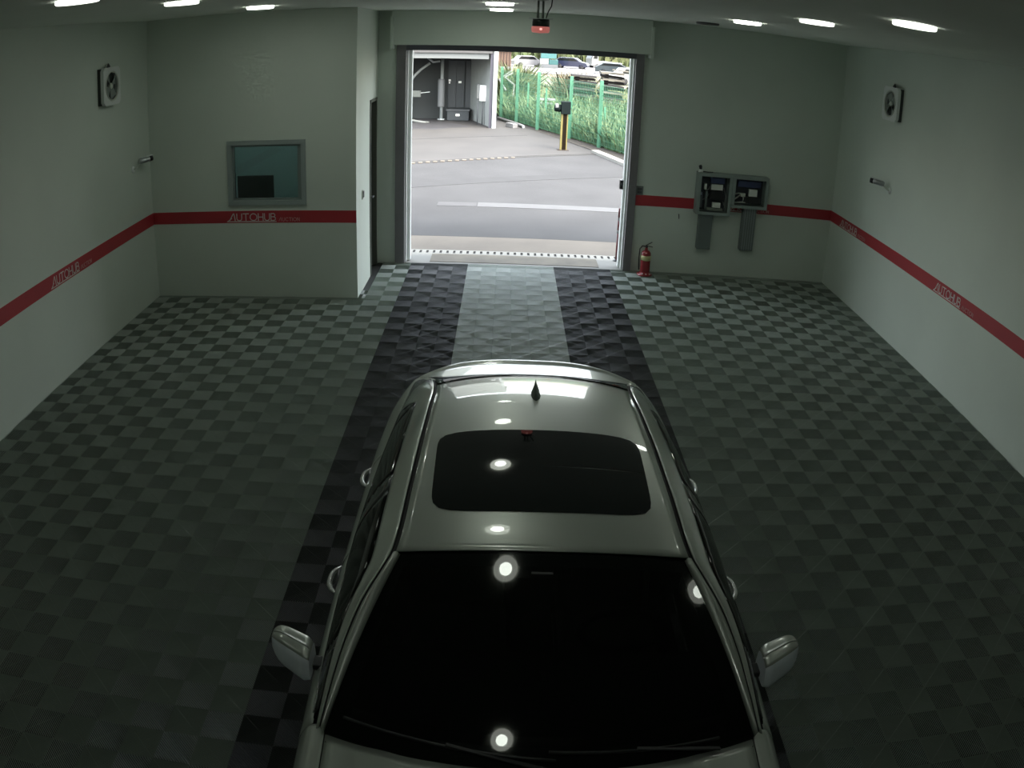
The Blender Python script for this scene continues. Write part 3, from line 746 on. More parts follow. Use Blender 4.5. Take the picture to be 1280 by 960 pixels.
# wheels
for sg in (-1, 1):
    for cy in WHY:
        wh = bpy.data.objects.new('wheel', None); COL.objects.link(wh); wh.parent = car
        px = CXO+sg*.80
        wh.location = (px-car.location.x, cy-car.location.y, .335)
        M = Matrix.Rotation(sg*math.pi/2, 4, 'Y')
        def bl(mb, nm, m_):
            ob = bpy.data.objects.new(nm, mb.mesh(nm, m_, fix=True)); COL.objects.link(ob); ob.parent = wh
        bl(MB().lathe([(.24, -.11), (.31, -.112), (.332, -.09), (.335, 0), (.332, .09), (.31, .112), (.24, .11)], M, 40, False), 'tyre', RUBBER)
        r_ = MB().lathe([(.235, .085), (.245, .10), (.235, .105), (.225, .07), (.20, .02)], M, 40, False)
        for k in range(10):
            a_ = 2*math.pi*k/10; Mk = M @ Matrix.Rotation(a_, 4, 'Z'); r_.box(.04, .232, -.014, .014, .06, .09, Mk)
        r_.lathe([(.055, .05), (.055, .095), (0, .10)], M, 20)
        bl(r_, 'rim', ALU)
# under-body and cabin
MB().box(CXO-.80, CXO+.80, .62, 5.2, .17, .26).build('underbody', RUBBER, car)
MB().box(CXO-.55, CXO+.55, .65, 1.75, .26, .72).build('engine_bay', RUBBER, car)
MB().box(CXO-.60, CXO+.60, 4.6, 5.2, .26, .95).build('trunk_box', RUBBER, car)
MB().grid(lambda i, j: (CXO+(-1+2*j)*(.74-.04*i), 2.0+.62*i, .925+.03*math.sin(math.pi*i)-.05*i), 8, 12, flip=True).build('dashboard', FABRIC, car, fix=False, solid=.18)
MB().grid(lambda i, j: roofp(i, -1+2*j, -.035), 12, 10, flip=True).build('headliner', FABRIC, car, fix=False)
sm_ = mat('seat_leather', (.03, .03, .032), .5)
for sg in (-1, 1):
    st = MB().box(CXO+sg*.37-.25, CXO+sg*.37+.25, 2.95, 3.45, .35, .52).build('front_seat', sm_, car, bevel=.04)
    MB().box(-.24, .24, -.06, .06, 0, .58, TM(CXO+sg*.37, 3.42, .48, rx=R(-18))).build('seat_back', sm_, st, bevel=.04)
    MB().box(-.13, .13, -.05, .05, .62, .80, TM(CXO+sg*.37, 3.42, .48, rx=R(-18))).build('headrest', sm_, st, bevel=.035)
rs_ = MB().box(CXO-.62, CXO+.62, 3.95, 4.4, .35, .52).build('rear_seat', sm_, car, bevel=.04)
MB().box(-.6, .6, -.07, .07, 0, .58, TM(CXO, 4.42, .48, rx=R(-20))).build('seat_back', sm_, rs_, bevel=.04)
MB().grid(lambda i, j: (CXO+.37+(.18+.016*math.cos(2*math.pi*j))*math.cos(2*math.pi*i), 2.78-.5*(.18+.016*math.cos(2*math.pi*j))*math.sin(2*math.pi*i)*.6, .86+(.18+.016*math.cos(2*math.pi*j))*math.sin(2*math.pi*i)*.85+.016*math.sin(2*math.pi*j)), 28, 8).build('steering_wheel', FABRIC, car, fix=True)
MB().box(CXO-.11, CXO+.11, 2.60, 2.625, 1.27, 1.33).build('rear_view_mirror', BLACK, car, bevel=.01)
MB().box(CXO-.05, CXO+.03, 2.52, 2.60, 1.335, 1.355).build('camera_mount', BLACK, car)
# wipers
for (va, sa, vb, sb_) in ((.05, .035, -.93, .10), (.82, .05, .02, .07)):
    pts_ = [tuple(Vector(wsp(sa+(sb_-sa)*q, va+(vb-va)*q))+Vector((0, -.012, .012))) for q in [k/10 for k in range(11)]]
    wp = MB().tube(pts_, .007, 6).build('wiper', BLACK, car)
    MB().bar(tuple(Vector(wsp(sa, va))+Vector((0, -.05, -.005))), tuple(Vector(wsp((sa+sb_)/2, (va+vb)/2))+Vector((0, -.012, .022))), .014, .008).build('wiper_arm', BLACK, wp)
# antenna fin
fin = MB()
for_y = [3.86, 3.90, 3.95, 4.0, 4.035]
zf = lambda y: zcf(y)-.001
prof = [(3.84, .0, .006), (3.875, .028, .020), (3.92, .046, .026), (3.97, .062, .024), (4.0, .066, .012), (4.015, 0.02, .010)]
vs = []; fs = []
for (y, h, w_) in prof:
    vs += [(CXO-w_, y, zf(y)), (CXO-w_*.45, y, zf(y)+h*.6), (CXO, y, zf(y)+h+.001), (CXO+w_*.45, y, zf(y)+h*.6), (CXO+w_, y, zf(y))]
for i in range(len(prof)-1):
    for k in range(4): fs.append((i*5+k, i*5+k+1, (i+1)*5+k+1, (i+1)*5+k))
fs += [(0, 1, 2, 3, 4), (25, 26, 27, 28, 29)]
fin.add(vs, fs, False); fin.build('antenna_fin', mat('fin_dark', (.05, .07, .06), .3, coat=.5), car)
# mirrors
for sg in (-1, 1):
    secs = []   # along u from inner to outer : (u, y front, y back, z bottom, z top)
    def msec(q):
        u = .885+.185*q; k = math.sqrt(max(0, 1-max(0, (q-.55)/.45)**2.4)) if q > .55 else 1.; k0 = min(1, .80+q*1.5)
        yc = 2.405+.10*q; dy = .085*k*k0*(1-.25*q); zc = .965+.022*q; dz = .062*k*k0*(1-.15*q)
        return u, yc, dy, zc, dz
    def mfn(i, j):
        u, yc, dy, zc, dz = msec(i); a_ = 2*math.pi*j; c, s_ = math.cos(a_), math.sin(a_); n_ = 4.2
        q = (abs(c)**n_+abs(s_)**n_)**(-1/n_)
        y = yc+dy*q*c; z = zc+dz*q*s_
        if c < 0: y += .02*(q*s_)*dz/.062      # front face leans back towards the top
        return PT(sg, u, y, z)
    J0, J1 = -.06, .385
    hs = MB().grid(lambda i, j: mfn(i, J0+(J1-J0)*j), 20, 16, flip=sg > 0)
    mr = hs.build('side_mirror', PAINT, car, fix=False, solid=.003)
    lm = MB().grid(lambda i, j: mfn(i, J1+(.94-J1)*j), 20, 20, flip=sg > 0)
    lm.add([mfn(0, k/28) for k in range(28)], [tuple(range(28))])
    lm.build('mirror_lower_shell', mat('mirror_lower', (.78, .83, .90), .45, coat=.5), mr, fix=False)
    MB().grid(lambda i, j: PT(sg, .90+.13*i, 2.405+.09*(.1+.75*i)+.082, .97+(-.042+.066*j)), 3, 3).build('mirror_glass', CHROME, mr, fix=True, solid=.003)
    MB().box(-.05, .035, -.035, .03, -.028, .0, TM(CXO+sg*.875, 2.43, .945, ry=R(sg*-6))).build('mirror_arm', BLACK, mr, bevel=.008)

# ================================================================== outside
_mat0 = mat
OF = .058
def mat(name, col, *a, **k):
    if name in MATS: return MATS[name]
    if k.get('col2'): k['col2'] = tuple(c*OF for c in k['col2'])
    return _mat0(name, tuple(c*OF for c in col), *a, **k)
WHITE_OUT = mat('white_paint_outside', (.78, .80, .80), .6)
CONC = _mat0('concrete_apron', (.085, .073, .058), .85, noise=.22, nscale=1.3, bump=.2, bscale=30, detail=8)
ASPH = mat('asphalt', (.38, .38, .39), .9, noise=.34, nscale=.9, bump=.3, bscale=80, detail=10)
ASPHP = mat('asphalt_patch', (.30, .30, .31), .9, noise=.2, nscale=2., detail=8)
PAINTW = mat('road_paint', (.78, .78, .78), .7, noise=.12, nscale=5)
CONCW = _mat0('concrete_white', (.19, .188, .17), .85, noise=.12, nscale=2.)
DARKL = mat('joint_dark', (.06, .06, .06), .9)
GY = YW+.0
ZG = -.02
struct(MB().box(-40, 3.4, YW+.2, 36, -.3, ZG-.004).box(3.4, 40, YW+.2, 22, -.3, ZG-.004).build('ground', ASPH))
struct(MB().box(DX0-.5, DX1+.5, YW, 12.08, -.2, ZG+.012).build('threshold', CONCW))
struct(MB().box(DX0+.33, DX1-.30, YW+.10, 12.04, ZG+.005, ZG+.018).build('threshold_plate', _mat0('plate_sandy', (.115, .10, .073), .8, noise=.3, nscale=3, detail=8)))
struct(MB().box(-8, 8, 12.30, 13.2, -.2, ZG+.002).build('apron', CONC))
struct(MB().box(-8, 8, 12.08, 12.12, -.2, ZG+.008).box(-8, 8, 12.26, 12.30, -.2, ZG+.008).build('drain_curb', CONCW))
dg = thing('drain_grate', (.04, 12.19, ZG), 'long slotted drain grate across the ground just outside the vehicle door', 'drain grate')
MB().box(-3.4, 3.4, 12.12, 12.26, ZG-.12, ZG-.05).build('channel', DARKL, dg)
bar0 = None
for k in range(34):
    x = -1.62+k*.1
    if bar0 is None:
        bar0 = MB().box(x, x+.065, 12.12, 12.26, ZG-.03, ZG+.008).build('bar', CONCW, dg)
    else:
        b_ = bar0.copy(); b_.location.x += k*.1; COL.objects.link(b_)
struct(MB().box(-8, 8, 13.2, 13.225, -.1, ZG+.001).build('joint_line', DARKL))
pl = MB().box(-.62, 2.9, 15.62, 16.02, ZG-.004, ZG+.002).build('painted_line', PAINTW)
struct(pl)
struct(MB().box(-1.38, -.64, 15.64, 16.0, ZG-.004, ZG+.001).build('painted_line', mat('worn_paint', (.55, .55, .56), .8, noise=.2, nscale=6)))
def strip(name, m_, a_, b_, w0, w1, z, th=.01):
    a_ = Vector((*a_, 0)); b_ = Vector((*b_, 0)); n_ = Vector((-(b_-a_).y, (b_-a_).x, 0)).normalized()
    q = [a_-n_*w0/2, b_-n_*w1/2, b_+n_*w1/2, a_+n_*w0/2]
    return struct(MB().prism([(v.x, v.y) for v in q], z-th, z).build(name, m_))
strip('asphalt_band', ASPHP, (-9, 14.5), (4.5, 21.0), .9, .45, ZG+.0015)
strip('gutter', mat('gutter_grey', (.30, .29, .27), .9, noise=.3, nscale=4), (-9, 17.2), (2.5, 23.6), .30, .10, ZG+.003)
gt = MB()
for k in range(26):
    t_ = k/26; x = -4.4+t_*4.6; y = 17.2+(x+9)*(6.4/11.5)-.05; gt.box(x, x+.10, y-.10, y+.06, ZG, ZG+.02)
o = tag(gt.build('gutter_teeth', CONC), 'row of pale concrete teeth along the slanted gutter outside', 'gutter edge', kind='stuff')
# far concrete apron (polygon) and its dark joint
struct(MB().prism([(-9, 17.4), (2.45, 23.72), (2.3, 24.2), (.2, 31.5), (-9, 31.5)], -.2, ZG+.004).build('far_apron', mat('far_concrete', (.52, .49, .46), .85, noise=.25, nscale=.9, detail=8)))
strip('apron_joint', DARKL, (-9, 22.6), (.55, 27.3), .06, .05, ZG+.006, .003)
# right kerb and soil
strip('kerb', CONCW, (2.40, 23.9), (3.4, 20.2), .22, .22, .06, .1)
strip('kerb_base', mat('soil', (.50, .42, .32), .95, noise=.4, nscale=3), (1.1, 29.5), (4.2, 20.6), .9, 1.0, ZG+.01)
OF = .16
WHITE_OUT = mat('white_paint_outside2', (.78, .80, .80), .6)
# red/white delineator beside the door, sensor box on the jamb
dx_, dy_ = 1.565, 12.02
dl_ = thing('marker_post', (dx_, dy_, ZG), 'slim red post with white bands standing outside the right door jamb', 'post')
REDPOST = mat('post_red', (.50, .02, .035), .45)
for z0, z1, mm in ((0, .42, REDPOST), (.42, .47, WHITE_OUT), (.47, .62, REDPOST), (.62, .66, WHITE_OUT), (.66, .80, REDPOST)):
    MB().lathe([(.028, z0), (.028, z1)], TM(dx_, dy_, ZG+.01), 16).build('band', mm, dl_)
MB().lathe([(.06, 0), (.06, .02), (.03, .035)], TM(dx_, dy_, ZG), 16).build('base', BLACK, dl_)
t = thing('door_sensor', (DX1-.045, YW+.2, 1.14), 'small black sensor box on the right jamb of the vehicle door', 'sensor')
MB().box(DX1-.075, DX1-.03, YW+.14, YW+.22, 1.14, 1.27).build('housing', BLACK, t, bevel=.004)
MB().lathe([(.015, 0), (.015, .006)], TM(DX1-.052, YW+.14, 1.21, rx=math.pi/2), 12).build('lens', DKGREY, t)

# ---- barrier post with black box
bp_ = thing('bollard', (1.50, 24.1, ZG), 'yellow and black post carrying a black box head in front of the green fence', 'post')
YEL = mat('post_yellow', (.72, .60, .16), .5)
MB().box(1.405, 1.605, 24.04, 24.20, ZG, 1.06).build('post', YEL, bp_, bevel=.01)
MB().box(1.462, 1.572, 24.03, 24.045, ZG+.01, 1.04).build('dark_stripe', mat('post_black', (.05, .035, .02), .8, spec=.05), bp_)
MB().box(1.34, 1.66, 23.98, 24.26, ZG, ZG+.02).build('base_plate', mat('rust_dark', (.10, .06, .04), .8), bp_)
MB().box(1.40, 1.66, 23.98, 24.28, 1.04, 1.40).build('box_head', mat('head_black', (.03, .05, .05), .8, spec=.06), bp_, bevel=.01)
MB().lathe([(.10, 0), (.11, .05), (.10, .18), (.05, .2)], TM(1.40, 24.12, 1.2, ry=-math.pi/2), 20).build('round_housing', mat('head_black', (.012, .022, .022)), bp_)
MB().lathe([(.104, .05), (.104, .14)], TM(1.37, 24.12, 1.235, ry=-math.pi/2), 16).build('hood', mat('hood_grey', (.6, .62, .62), .7), bp_)

# ---- green fence
GREEN = mat('fence_green', (.22, .80, .46), .5)
fpts = [(5.6, 16.9), (4.9, 18.9), (4.2, 20.9), (3.42, 22.95), (2.62, 25.08), (1.87, 26.95), (.92, 29.1), (.22, 31.0), (-.36, 32.6)]
fen = thing('mesh_fence', (1.87, 26.95, 0), 'bright green welded mesh fence with green posts along the weedy slope', 'fence')
for i, (x, y) in enumerate(fpts):
    MB().box(x-.052, x+.052, y-.05, y+.05, -.05, 2.0).build('fence_post', GREEN, fen)
    MB().prism([(x-.045, y-.045), (x+.045, y-.045), (x+.045, y+.045), (x-.045, y+.045)], 2.0, 2.02).build('post_cap', GREEN, fen)
    if i:
        xa, ya = fpts[i-1]; A_ = Vector((xa, ya, 0)); B_ = Vector((x, y, 0)); g = MB(); r_ = MB()
        for k in range(13):
            z = .08+k*.15; g.bar(A_+Vector((0, 0, z)), B_+Vector((0, 0, z)), .009)
        L_ = (B_-A_).length; nn = int(L_/.075)
        for k in range(1, nn):
            q = A_.lerp(B_, k/nn); g.bar(q+Vector((0, 0, .06)), q+Vector((0, 0, 1.9)), .007)
        o = g.build('wire_mesh', GREEN, fen, fix=False); o['kind'] = 'stuff'
# inner brace posts behind the fence
for x, y, h in ((2.86, 26.0, 1.15), (1.22, 29.9, 1.4), (.62, 31.3, 1.5)):
    MB().bar((x, y, -.05), (x, y, h), .06).build('brace_post', GREEN, fen)

# ---- terrain beyond the fence
def terr(x, y): return (-.06 if y < 30 else 0) + (-.35*min(1., max(0., (y-42)/25.))) + max(0., y-135)*.075+.05*math.sin(x*1.3)*math.sin(y*.9)
struct(MB().grid(lambda i, j: ((-1+2*j)*70+20, 20+(i**1.6)*230, (terr((-1+2*j)*70+20, 20+(i**1.6)*230)-.10) if (20+(i**1.6)*230) > 36 or ((-1+2*j)*70+20) > 3.4 else -.32), 80, 90).build('terrain', mat('dry_ground', (.50, .46, .33), .95, noise=.3, nscale=.35, col2=(.42, .46, .22), detail=8), fix=True))
struct(MB().prism([(.6, 29.4), (4.7, 19.5), (12, 19.5), (12, 40), (-2.4, 40), (-2.4, 36)], -.25, -.035).build('verge', mat('verge_soil', (.22, .26, .11), .95, noise=.4, nscale=2.)))
struct(MB().grid(lambda i, j: (-30+95*j, 84+32*i+.08*(-30+95*j), -.40+.0*j), 6, 20).build('far_road', mat('pale_road', (.60, .58, .58), .9, noise=.1, nscale=.3), fix=True))
# weeds
rg = np.random.RandomState(3)
def weeds(name, n, region, hmin, hmax, w_, m_, label, zf_=lambda x, y: -.04):
    V_ = []; F_ = []; k = 0
    while k < n:
        x, y = region(rg)
        h = rg.uniform(hmin, hmax)*(.7+.6*rg.rand()); a_ = rg.uniform(0, 6.28); lx, ly = rg.normal(0, h*.35, 2); ww = w_*rg.uniform(.6, 1.5); z = zf_(x, y)
        dx, dy = math.cos(a_)*ww, math.sin(a_)*ww; b_ = len(V_)
        V_ += [(x-dx, y-dy, z), (x+dx, y+dy, z), (x+lx*.4+dx*1.1, y+ly*.4+dy*1.1, z+h*.6), (x+lx*.4-dx*1.1, y+ly*.4-dy*1.1, z+h*.6), (x+lx, y+ly, z+h)]
        F_ += [(b_, b_+1, b_+2, b_+3), (b_+3, b_+2, b_+4)]; k += 1
    mb = MB(); mb.v = V_; mb.f = F_; mb.sm = [False]*len(F_)
    o_ = mb.build(name, m_, fix=False); tag(o_, label, 'weeds', kind='stuff'); return o_
def reg1(rg):
    t_ = rg.rand(); d_ = rg.rand()**1.3*5.5; ax, ay = 4.9+(-1.4-4.9)*t_, 18.9+(35.2-18.9)*t_
    return max(-.44+rg.rand()*.3, ax+.18+d_*.93), ay+.08+d_*.36
WEED1 = mat('weed_green', (.26, .62, .22), .8, noise=.3, nscale=1.6, col2=(.50, .72, .32))
WEED2 = mat('weed_yellow', (.50, .68, .30), .8, noise=.3, nscale=2.2, col2=(.08, .26, .08))
weeds('weeds', 26000, reg1, .18, .62, .020, WEED1, 'dense green weeds growing right behind the green mesh fence')
weeds('tall_weeds', 8000, reg1, .4, .95, .022, WEED2, 'taller yellowish weeds standing among the green weeds behind the fence')
def reg2(rg): return rg.uniform(-3, 12), rg.uniform(40, 60)
weeds('dry_grass', 9000, reg2, .1, .35, .05, mat('grass_pale', (.60, .58, .28), .9, noise=.4, nscale=.8, col2=(.35, .42, .15)), 'pale dry grass on the rise beyond the timber stacks', lambda x, y: terr(x, y)-.1)
def reg3(rg): return rg.uniform(-20, 50), rg.uniform(128, 150)
weeds('far_shrubs', 9000, reg3, .8, 2.6, .25, mat('shrub_far', (.42, .46, .18), .9, noise=.4, nscale=.3, col2=(.22, .32, .10)), 'yellow green shrubs in the far distance beyond the pale road', lambda x, y: terr(x, y)-.2)

weeds('shrubs', 1500, lambda rg: (rg.uniform(-.42, .75), rg.uniform(37.6, 40.5)), 1.1, 1.75, .05, mat('shrub_near', (.62, .70, .30), .8, noise=.5, nscale=2.5, col2=(.12, .22, .06)), 'yellow green shrubs beside the opposite building beyond the scrap frame', lambda x, y: -.05)
weeds('dry_shrubs', 700, lambda rg: (rg.uniform(2.2, 3.5), rg.uniform(38.2, 40.5)), 1.1, 1.5, .045, mat('shrub_brown', (.55, .42, .22), .8, noise=.5, nscale=2.5, col2=(.14, .16, .06)), 'brownish dry shrubs behind the low plank stack', lambda x, y: -.05)
# ---- stacked timber beyond the weeds : each plank its own part
timber = [mat('timber_dark', (.015, .014, .014), .9, spec=.1), mat('timber_grey', (.16, .15, .15), .8, noise=.3), mat('timber_pale', (.62, .57, .47), .8, noise=.2), mat('timber_brown', (.20, .13, .09), .8)]
def stack(x0, x1, y, z0, rows, label, seed, slope=.0):
    rn = random.Random(seed); t_ = thing('timber_stack', ((x0+x1)/2, y, z0), label, 'timber stack', 'stacks of old timber beyond the fence')
    z = z0
    for r_ in range(rows):
        th = .085; j = rn.uniform(-.10, .10)
        m_ = timber[2] if rn.random() < .12 else timber[1] if r_ % 2 == 0 else timber[0]
        dz = rn.uniform(-.03, .03)
        MB().prism([(x0+j, z), (x1+j*.5, z+dz+slope), (x1+j*.5, z+th+dz+slope), (x0+j, z+th)], -.4, .4, Matrix.Translation((0, y, 0)) @ Matrix.Rotation(math.pi/2, 4, 'X')).build('plank', m_, t_)
        if r_ < rows-1:
            for xx in np.arange(x0+.2, x1-.1, .75): MB().box(xx, xx+.12, y-.38, y+.38, z+th+.005, z+th+.055).build('spacer', timber[0], t_)
        z += th+.052
    return t_
stack(2.55, 3.6, 36.6, .80, 7, 'low stack of dark planks beyond the fence, left of the tall stacks', 3, -.05)
stack(3.75, 4.72, 36.2, .45, 11, 'middle stack of dark layered planks beyond the fence', 4, -.05)
stack(4.95, 7.0, 35.6, .25, 12, 'tall wide stack of dark planks at the right edge of the door opening', 5, -.05)
MB().box(2, 7.5, 35.2, 37.2, -.3, .24).build('stack_base', mat('verge_soil', (.22, .26, .11)), None)['kind'] = 'structure'
pp = MB().bar((4.2, 35.7, 2.02), (5.3, 35.5, 1.96), .12, .05).build('plank', timber[2]); tag(pp, 'pale yellowish board lying slanted on top of the timber stacks', 'board')
# white slabs in the weeds and a broken white frame
t = MB().box(.98, 1.72, 32.9, 33.4, .74, .80).build('white_slab', WHITE_OUT); tag(t, 'white slab lying in the weeds behind the fence, upper one of two', 'slab')
t = MB().box(1.0, 1.60, 32.7, 33.1, .60, .66).build('white_slab', WHITE_OUT); tag(t, 'white slab lying in the weeds behind the fence, lower one of two', 'slab')
t = thing('scrap_frame', (-.2, 35.6, .9), 'bent pale metal frame lying in the weeds beside the opposite building', 'frame')
for a_, b_ in (((-.50, 35.9, 1.36), (.02, 35.9, 1.76)), ((-.26, 35.7, 1.47), (.14, 35.7, 1.16)), ((-.26, 35.7, 1.47), (.06, 35.8, 1.66)), ((-.5, 35.9, 1.36), (-.2, 35.7, .9)), ((.14, 35.7, 1.16), (.1, 35.7, .5))):
    MB().bar(a_, b_, .05).build('frame_bar', WHITE_OUT, t)

# ---- far vehicles and sheds
def far_car(x, y, col_, L_, W_, H_, label, rz=0., van=False, sc=1.):
    z = terr(x, y)-.12+.15
    t_ = thing('parked_car' if not van else 'parked_truck', (x, y, z), label, 'truck' if van else 'car')
    m_ = mat('carpaint_'+label[:14].replace(' ', '_'), col_, .35, coat=.6); gl_ = mat('far_glass', (.03, .035, .04), .1)
    if van: pr_ = [(-L_/2, .35), (-L_/2, .9), (-L_*.18, .95), (-L_*.16, 1.0), (L_*.28, 1.0), (L_*.3, 2.1*H_/2), (L_*.44, 2.1*H_/2), (L_/2, 1.25), (L_/2, .35)]
    else: pr_ = [(-L_/2, .3), (-L_/2, .8), (-L_*.42, .95), (-L_*.3, H_), (L_*.12, H_), (L_*.28, .95), (L_*.46, .82), (L_/2, .55), (L_/2, .3)]
    M = TM(x, y, z-.15, rz=rz) @ Matrix.Rotation(math.pi/2, 4, 'X')
    MB().prism(pr_, -W_/2, W_/2, M).build('body', m_, t_, bevel=.04)
    if not van:
        MB().prism([(-L_*.36, 1.0), (-L_*.28, H_-.06), (L_*.10, H_-.06), (L_*.23, 1.0)], -W_/2-.01, W_/2+.01, M).build('windows', gl_, t_)
        MB().prism([(L_*.135, H_-.05), (L_*.27, .97), (L_*.285, .99), (L_*.15, H_-.03)], -W_*.42, W_*.42, M).build('windshield', gl_, t_)
    else:
        MB().prism([(L_*.32, 1.3), (L_*.32, 1.95*H_/2), (L_*.42, 1.95*H_/2), (L_*.45, 1.3)], -W_/2-.01, W_/2+.01, M).build('windows', gl_, t_)
        MB().prism([(L_*.445, 1.95*H_/2), (L_*.505, 1.3), (L_*.515, 1.3), (L_*.455, 1.95*H_/2)], -W_*.42, W_*.42, M).build('windshield', gl_, t_)
    for sx in (-.3, .32):
        for sy in (-1, 1):
            MB().lathe([(.30, -.1), (.31, 0), (.30, .1)], TM(x, y, z-.15, rz=rz) @ TM(sx*L_, sy*(W_/2-.1), .31, rx=math.pi/2), 16).build('wheel', RUBBER, t_)
    return t_
far_car(12.3, 112, (.78, .79, .80), 4.4, 1.8, 1.9, 'white pickup truck beyond the timber stacks, under the top edge of the door', rz=R(-160), van=True)
far_car(10.6, 72, (.80, .81, .82), 4.3, 1.75, 1.45, 'white car cut by the right edge of the door opening', rz=R(12))
far_car(7.4, 104, (.03, .04, .14), 4.3, 1.75, 1.4, 'dark blue car parked in the distance, left of the white truck', rz=R(-14))
far_car(2.2, 103, (.78, .79, .83), 3.9, 1.7, 1.42, 'white car parked on the pale road beside the teal crates', rz=R(14))
far_car(11.3, 92, (.03, .07, .10), 4.3, 1.75, 1.3, 'dark teal car parked below the white truck', rz=R(-6))
sh = thing('shed', (-.9, 100, -.5), 'small brown wooden shed in the far distance beside the opposite building', 'shed')
MB().box(-1.5, .15, 100, 101.8, -.5, 1.6).build('walls', mat('shed_wood', (.50, .30, .20), .8, noise=.2), sh)
MB().prism([(-1.75, 1.55), (.4, 1.55), (-.68, 2.3)], -102.1, -99.7, Matrix.Rotation(math.pi/2, 4, 'X')).build('roof', mat('shed_roof', (.10, .06, .05), .8), sh)
for k in range(5): MB().box(-1.42+k*.34, -1.33+k*.34, 99.93, 100, -.45, 1.5).build('plank', mat('shed_dark', (.16, .08, .05), .8), sh)
tl = thing('container_stack', (4.6, 100, -.45), 'teal and white crates stacked beside the pale road', 'crates')
for k, (x0, x1, z0, z1, mm) in enumerate(((3.5, 5.6, -.5, .05, DKGREY), (3.5, 4.5, .06, .75, WHITE_OUT), (4.55, 5.6, .06, .65, mat('teal_dark', (.03, .30, .30), .6)), (3.6, 5.4, .77, 1.9, mat('teal', (.12, .50, .50), .6)))):
    MB().box(x0, x1, 100, 101.5, z0, z1).build('crate', mm, tl, bevel=.03)
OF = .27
# ---- opposite building with its open bay
OY = 29.15
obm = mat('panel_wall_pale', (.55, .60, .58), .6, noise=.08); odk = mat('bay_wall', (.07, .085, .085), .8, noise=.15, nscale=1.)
ob = thing('opposite_building', (-5, OY, 0), 'grey building across the yard with an open dark bay and a pale corner column', 'building')
MB().box(-.63, -.49, OY-.05, OY+.30, ZG, 6.2).build('corner_column', mat('column_white', (.72, .80, .80), .5), ob)
MB().box(-.74, -.635, OY, OY+.25, ZG, 2.62).build('door_rail', mat('rail_dark', (.10, .10, .14), .5), ob)
MB().box(-9.5, -.67, OY, OY+.30, 2.66, 6.2).build('facade', obm, ob)
MB().box(-9.5, -.67, OY-.04, OY+.0, 2.60, 2.68).build('lintel', PAINTW, ob)
MB().box(-9.5, -.80, OY+.02, OY+.30, 2.40, 2.64).build('shutter', mat('shutter_grey', (.30, .33, .33), .6), ob)
MB().box(-9.5, -.46, OY+.3, 40, 6.1, 6.2).build('roof', obm, ob)
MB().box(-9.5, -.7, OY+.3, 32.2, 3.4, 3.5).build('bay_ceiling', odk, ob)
MB().prism([(-.72, OY+.3), (-.56, OY+.3), (-1.40, 32.2), (-1.56, 32.2)], ZG, 3.5).build('right_wall', mat('bay_side_wall', (.85, .92, .88), .8, noise=.1), ob)
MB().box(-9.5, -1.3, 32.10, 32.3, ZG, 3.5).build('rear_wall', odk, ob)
MB().box(-9.7, -9.5, OY, 34.4, ZG, 6.2).build('left_wall', obm, ob)
MB().box(-.66, -.60, OY+.3, 40, ZG, 6.2).build('outer_wall', obm, ob)
for k, x in enumerate((-2.36, -2.05, -1.70)):
    MB().box(x, x+.30, 32.04, 32.09, .43, 2.25).build('rear_panel', mat('bay_panel_%d' % (k % 2), (.085-.02*(k % 2), .105-.02*(k % 2), .115-.02*(k % 2)), .6), ob)
for x0, x1, z0, z1 in ((-2.34, -2.26, 1.43, 1.50), (-2.33, -2.28, 1.34, 1.41), (-1.97, -1.86, 1.36, 1.44)):
    MB().box(x0, x1, 32.0, 32.04, z0+.01, z1+.01).build('notice', PAPER, ob)
MB().prism([(-9.4, 27.9), (-3.9, 27.7), (-3.1, 28.5), (-2.5, 28.3), (-2.0, 29.0), (-1.35, 29.35), (-1.8, 30.2), (-2.6, 30.9), (-3.0, 32.0), (-9.4, 32.0)], ZG, ZG+.006).build('floor_dark_patch', mat('bay_floor_dark', (.10, .10, .11), .7, noise=.3, nscale=2), ob)  # darker jagged patch over the bay floor and out past its opening
eb = thing('meter_box', (-.98, 30.2, .9), 'white electric meter box on the side wall inside the opposite bay', 'meter box')
MB().box(-1.10, -.80, 30.0, 30.15, .86, 1.42).build('box', _mat0('meter_white', (.8, .82, .82), .5), eb, bevel=.01)
MB().box(-1.2, -1.11, 30.02, 30.12, .95, 1.45).build('side_box', mat('meter_grey', (.4, .43, .42), .5), eb)
MB().box(-1.05, -.85, 29.99, 30.0, 1.0, 1.3).build('door', _mat0('meter_white', (.8, .82, .82), .5), eb)
for x in (-1.16, -.99, -.90): MB().tube([(x, 30.06, .86), (x, 30.06, 0)], .018, 8).build('conduit', DKGREY, eb)
cr = thing('crate', (-1.93, 31.6, 0), 'grey storage crate with a white label at the back of the opposite bay', 'crate')
MB().box(-2.32, -1.52, 31.3, 31.9, 0, .36).build('body', mat('crate_grey', (.09, .11, .12), .7), cr, bevel=.01)
MB().box(-2.36, -1.48, 31.26, 31.94, .36, .42).build('lid', mat('crate_lid', (.14, .16, .17), .6), cr, bevel=.01)
MB().box(-2.0, -1.86, 31.28, 31.3, .17, .25).build('label', PAPER, cr)
lf = thing('gas_cylinder', (-2.56, 31.4, 0), 'tall pale grey padded column of the lift inside the opposite bay', 'lift column')
MB().lathe([(.12, .5), (.13, .52), (.13, 1.5), (.11, 1.56)], TM(-2.56, 31.4, 0), 20).build('pad', mat('pad_grey', (.42, .45, .46), .6), lf)
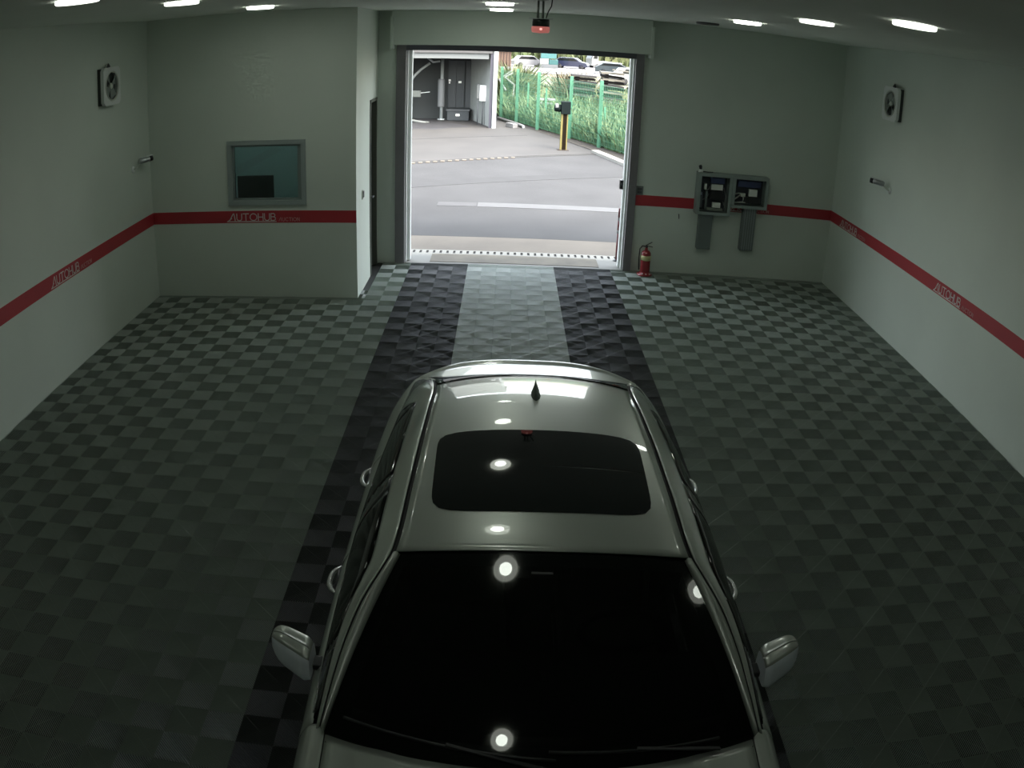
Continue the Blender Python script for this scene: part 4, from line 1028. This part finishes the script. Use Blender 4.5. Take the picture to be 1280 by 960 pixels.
MB().lathe([(.06, 0), (.06, 2.3)], TM(-2.54, 31.4, 0), 12).build('column', STEEL, lf)
MB().lathe([(.14, 0), (.14, .05)], TM(-2.54, 31.4, 0), 12).build('foot', STEEL, lf)
lf.name = 'lift_column'
ar = thing('boom_arm', (-3.1, 31.2, 0), 'grey bent boom arm reaching down to the left inside the opposite bay', 'boom arm')
MB().tube([(-3.72, 31.2, 1.2), (-3.66, 31.2, 1.5), (-3.5, 31.2, 1.72), (-3.3, 31.2, 1.92), (-2.98, 31.2, 2.16)], .045, 8).build('lower_arm', STEEL, ar)
MB().tube([(-3.06, 31.2, 2.36), (-2.86, 31.2, 2.20), (-2.62, 31.2, 2.24)], .045, 8).build('upper_arm', STEEL, ar)
MB().tube([(-3.72, 31.2, 0), (-3.72, 31.2, 1.2)], .06, 8).build('stand', STEEL, ar)
bxo = thing('control_box', (-3.46, 31.15, .9), 'pale control box on the boom arm stand in the opposite bay', 'control box')
MB().box(-3.68, -3.28, 31.0, 31.12, .89, 1.13).build('box', mat('box_pale', (.36, .40, .36), .6), bxo, bevel=.01)
MB().bar((-3.28, 31.06, 1.04), (-2.95, 31.06, 1.08), .02).build('lever', ALU, bxo)
mt = MB().tube([(-3.75, 30.6, .10), (-3.4, 30.5, .04), (-3.1, 30.45, .0), (-2.9, 30.5, .0)], [.06, .05, .05, .03], 8).build('hose_roll', mat('hose_grey', (.35, .38, .36), .7)); tag(mt, 'pale hose lying on the dark floor of the opposite bay', 'hose')
# ---- pipes on the ground by the fence
t = MB().tube([(-.45, 32.2, .05), (.25, 30.2, .05), (.46, 29.45, .05), (.46, 29.3, -.02)], .055, 10).build('white_pipe', WHITE_OUT); tag(t, 'long white pipe lying along the foot of the green fence', 'pipe')
t = MB().box(-.22, .30, -.1, .1, 0, .16, TM(.03, 29.6, ZG, rz=R(-60))).build('concrete_block', mat('block_grey', (.5, .5, .5), .8, noise=.3), bevel=.02); tag(t, 'grey wheel stop block on the ground beside the corner column', 'block')
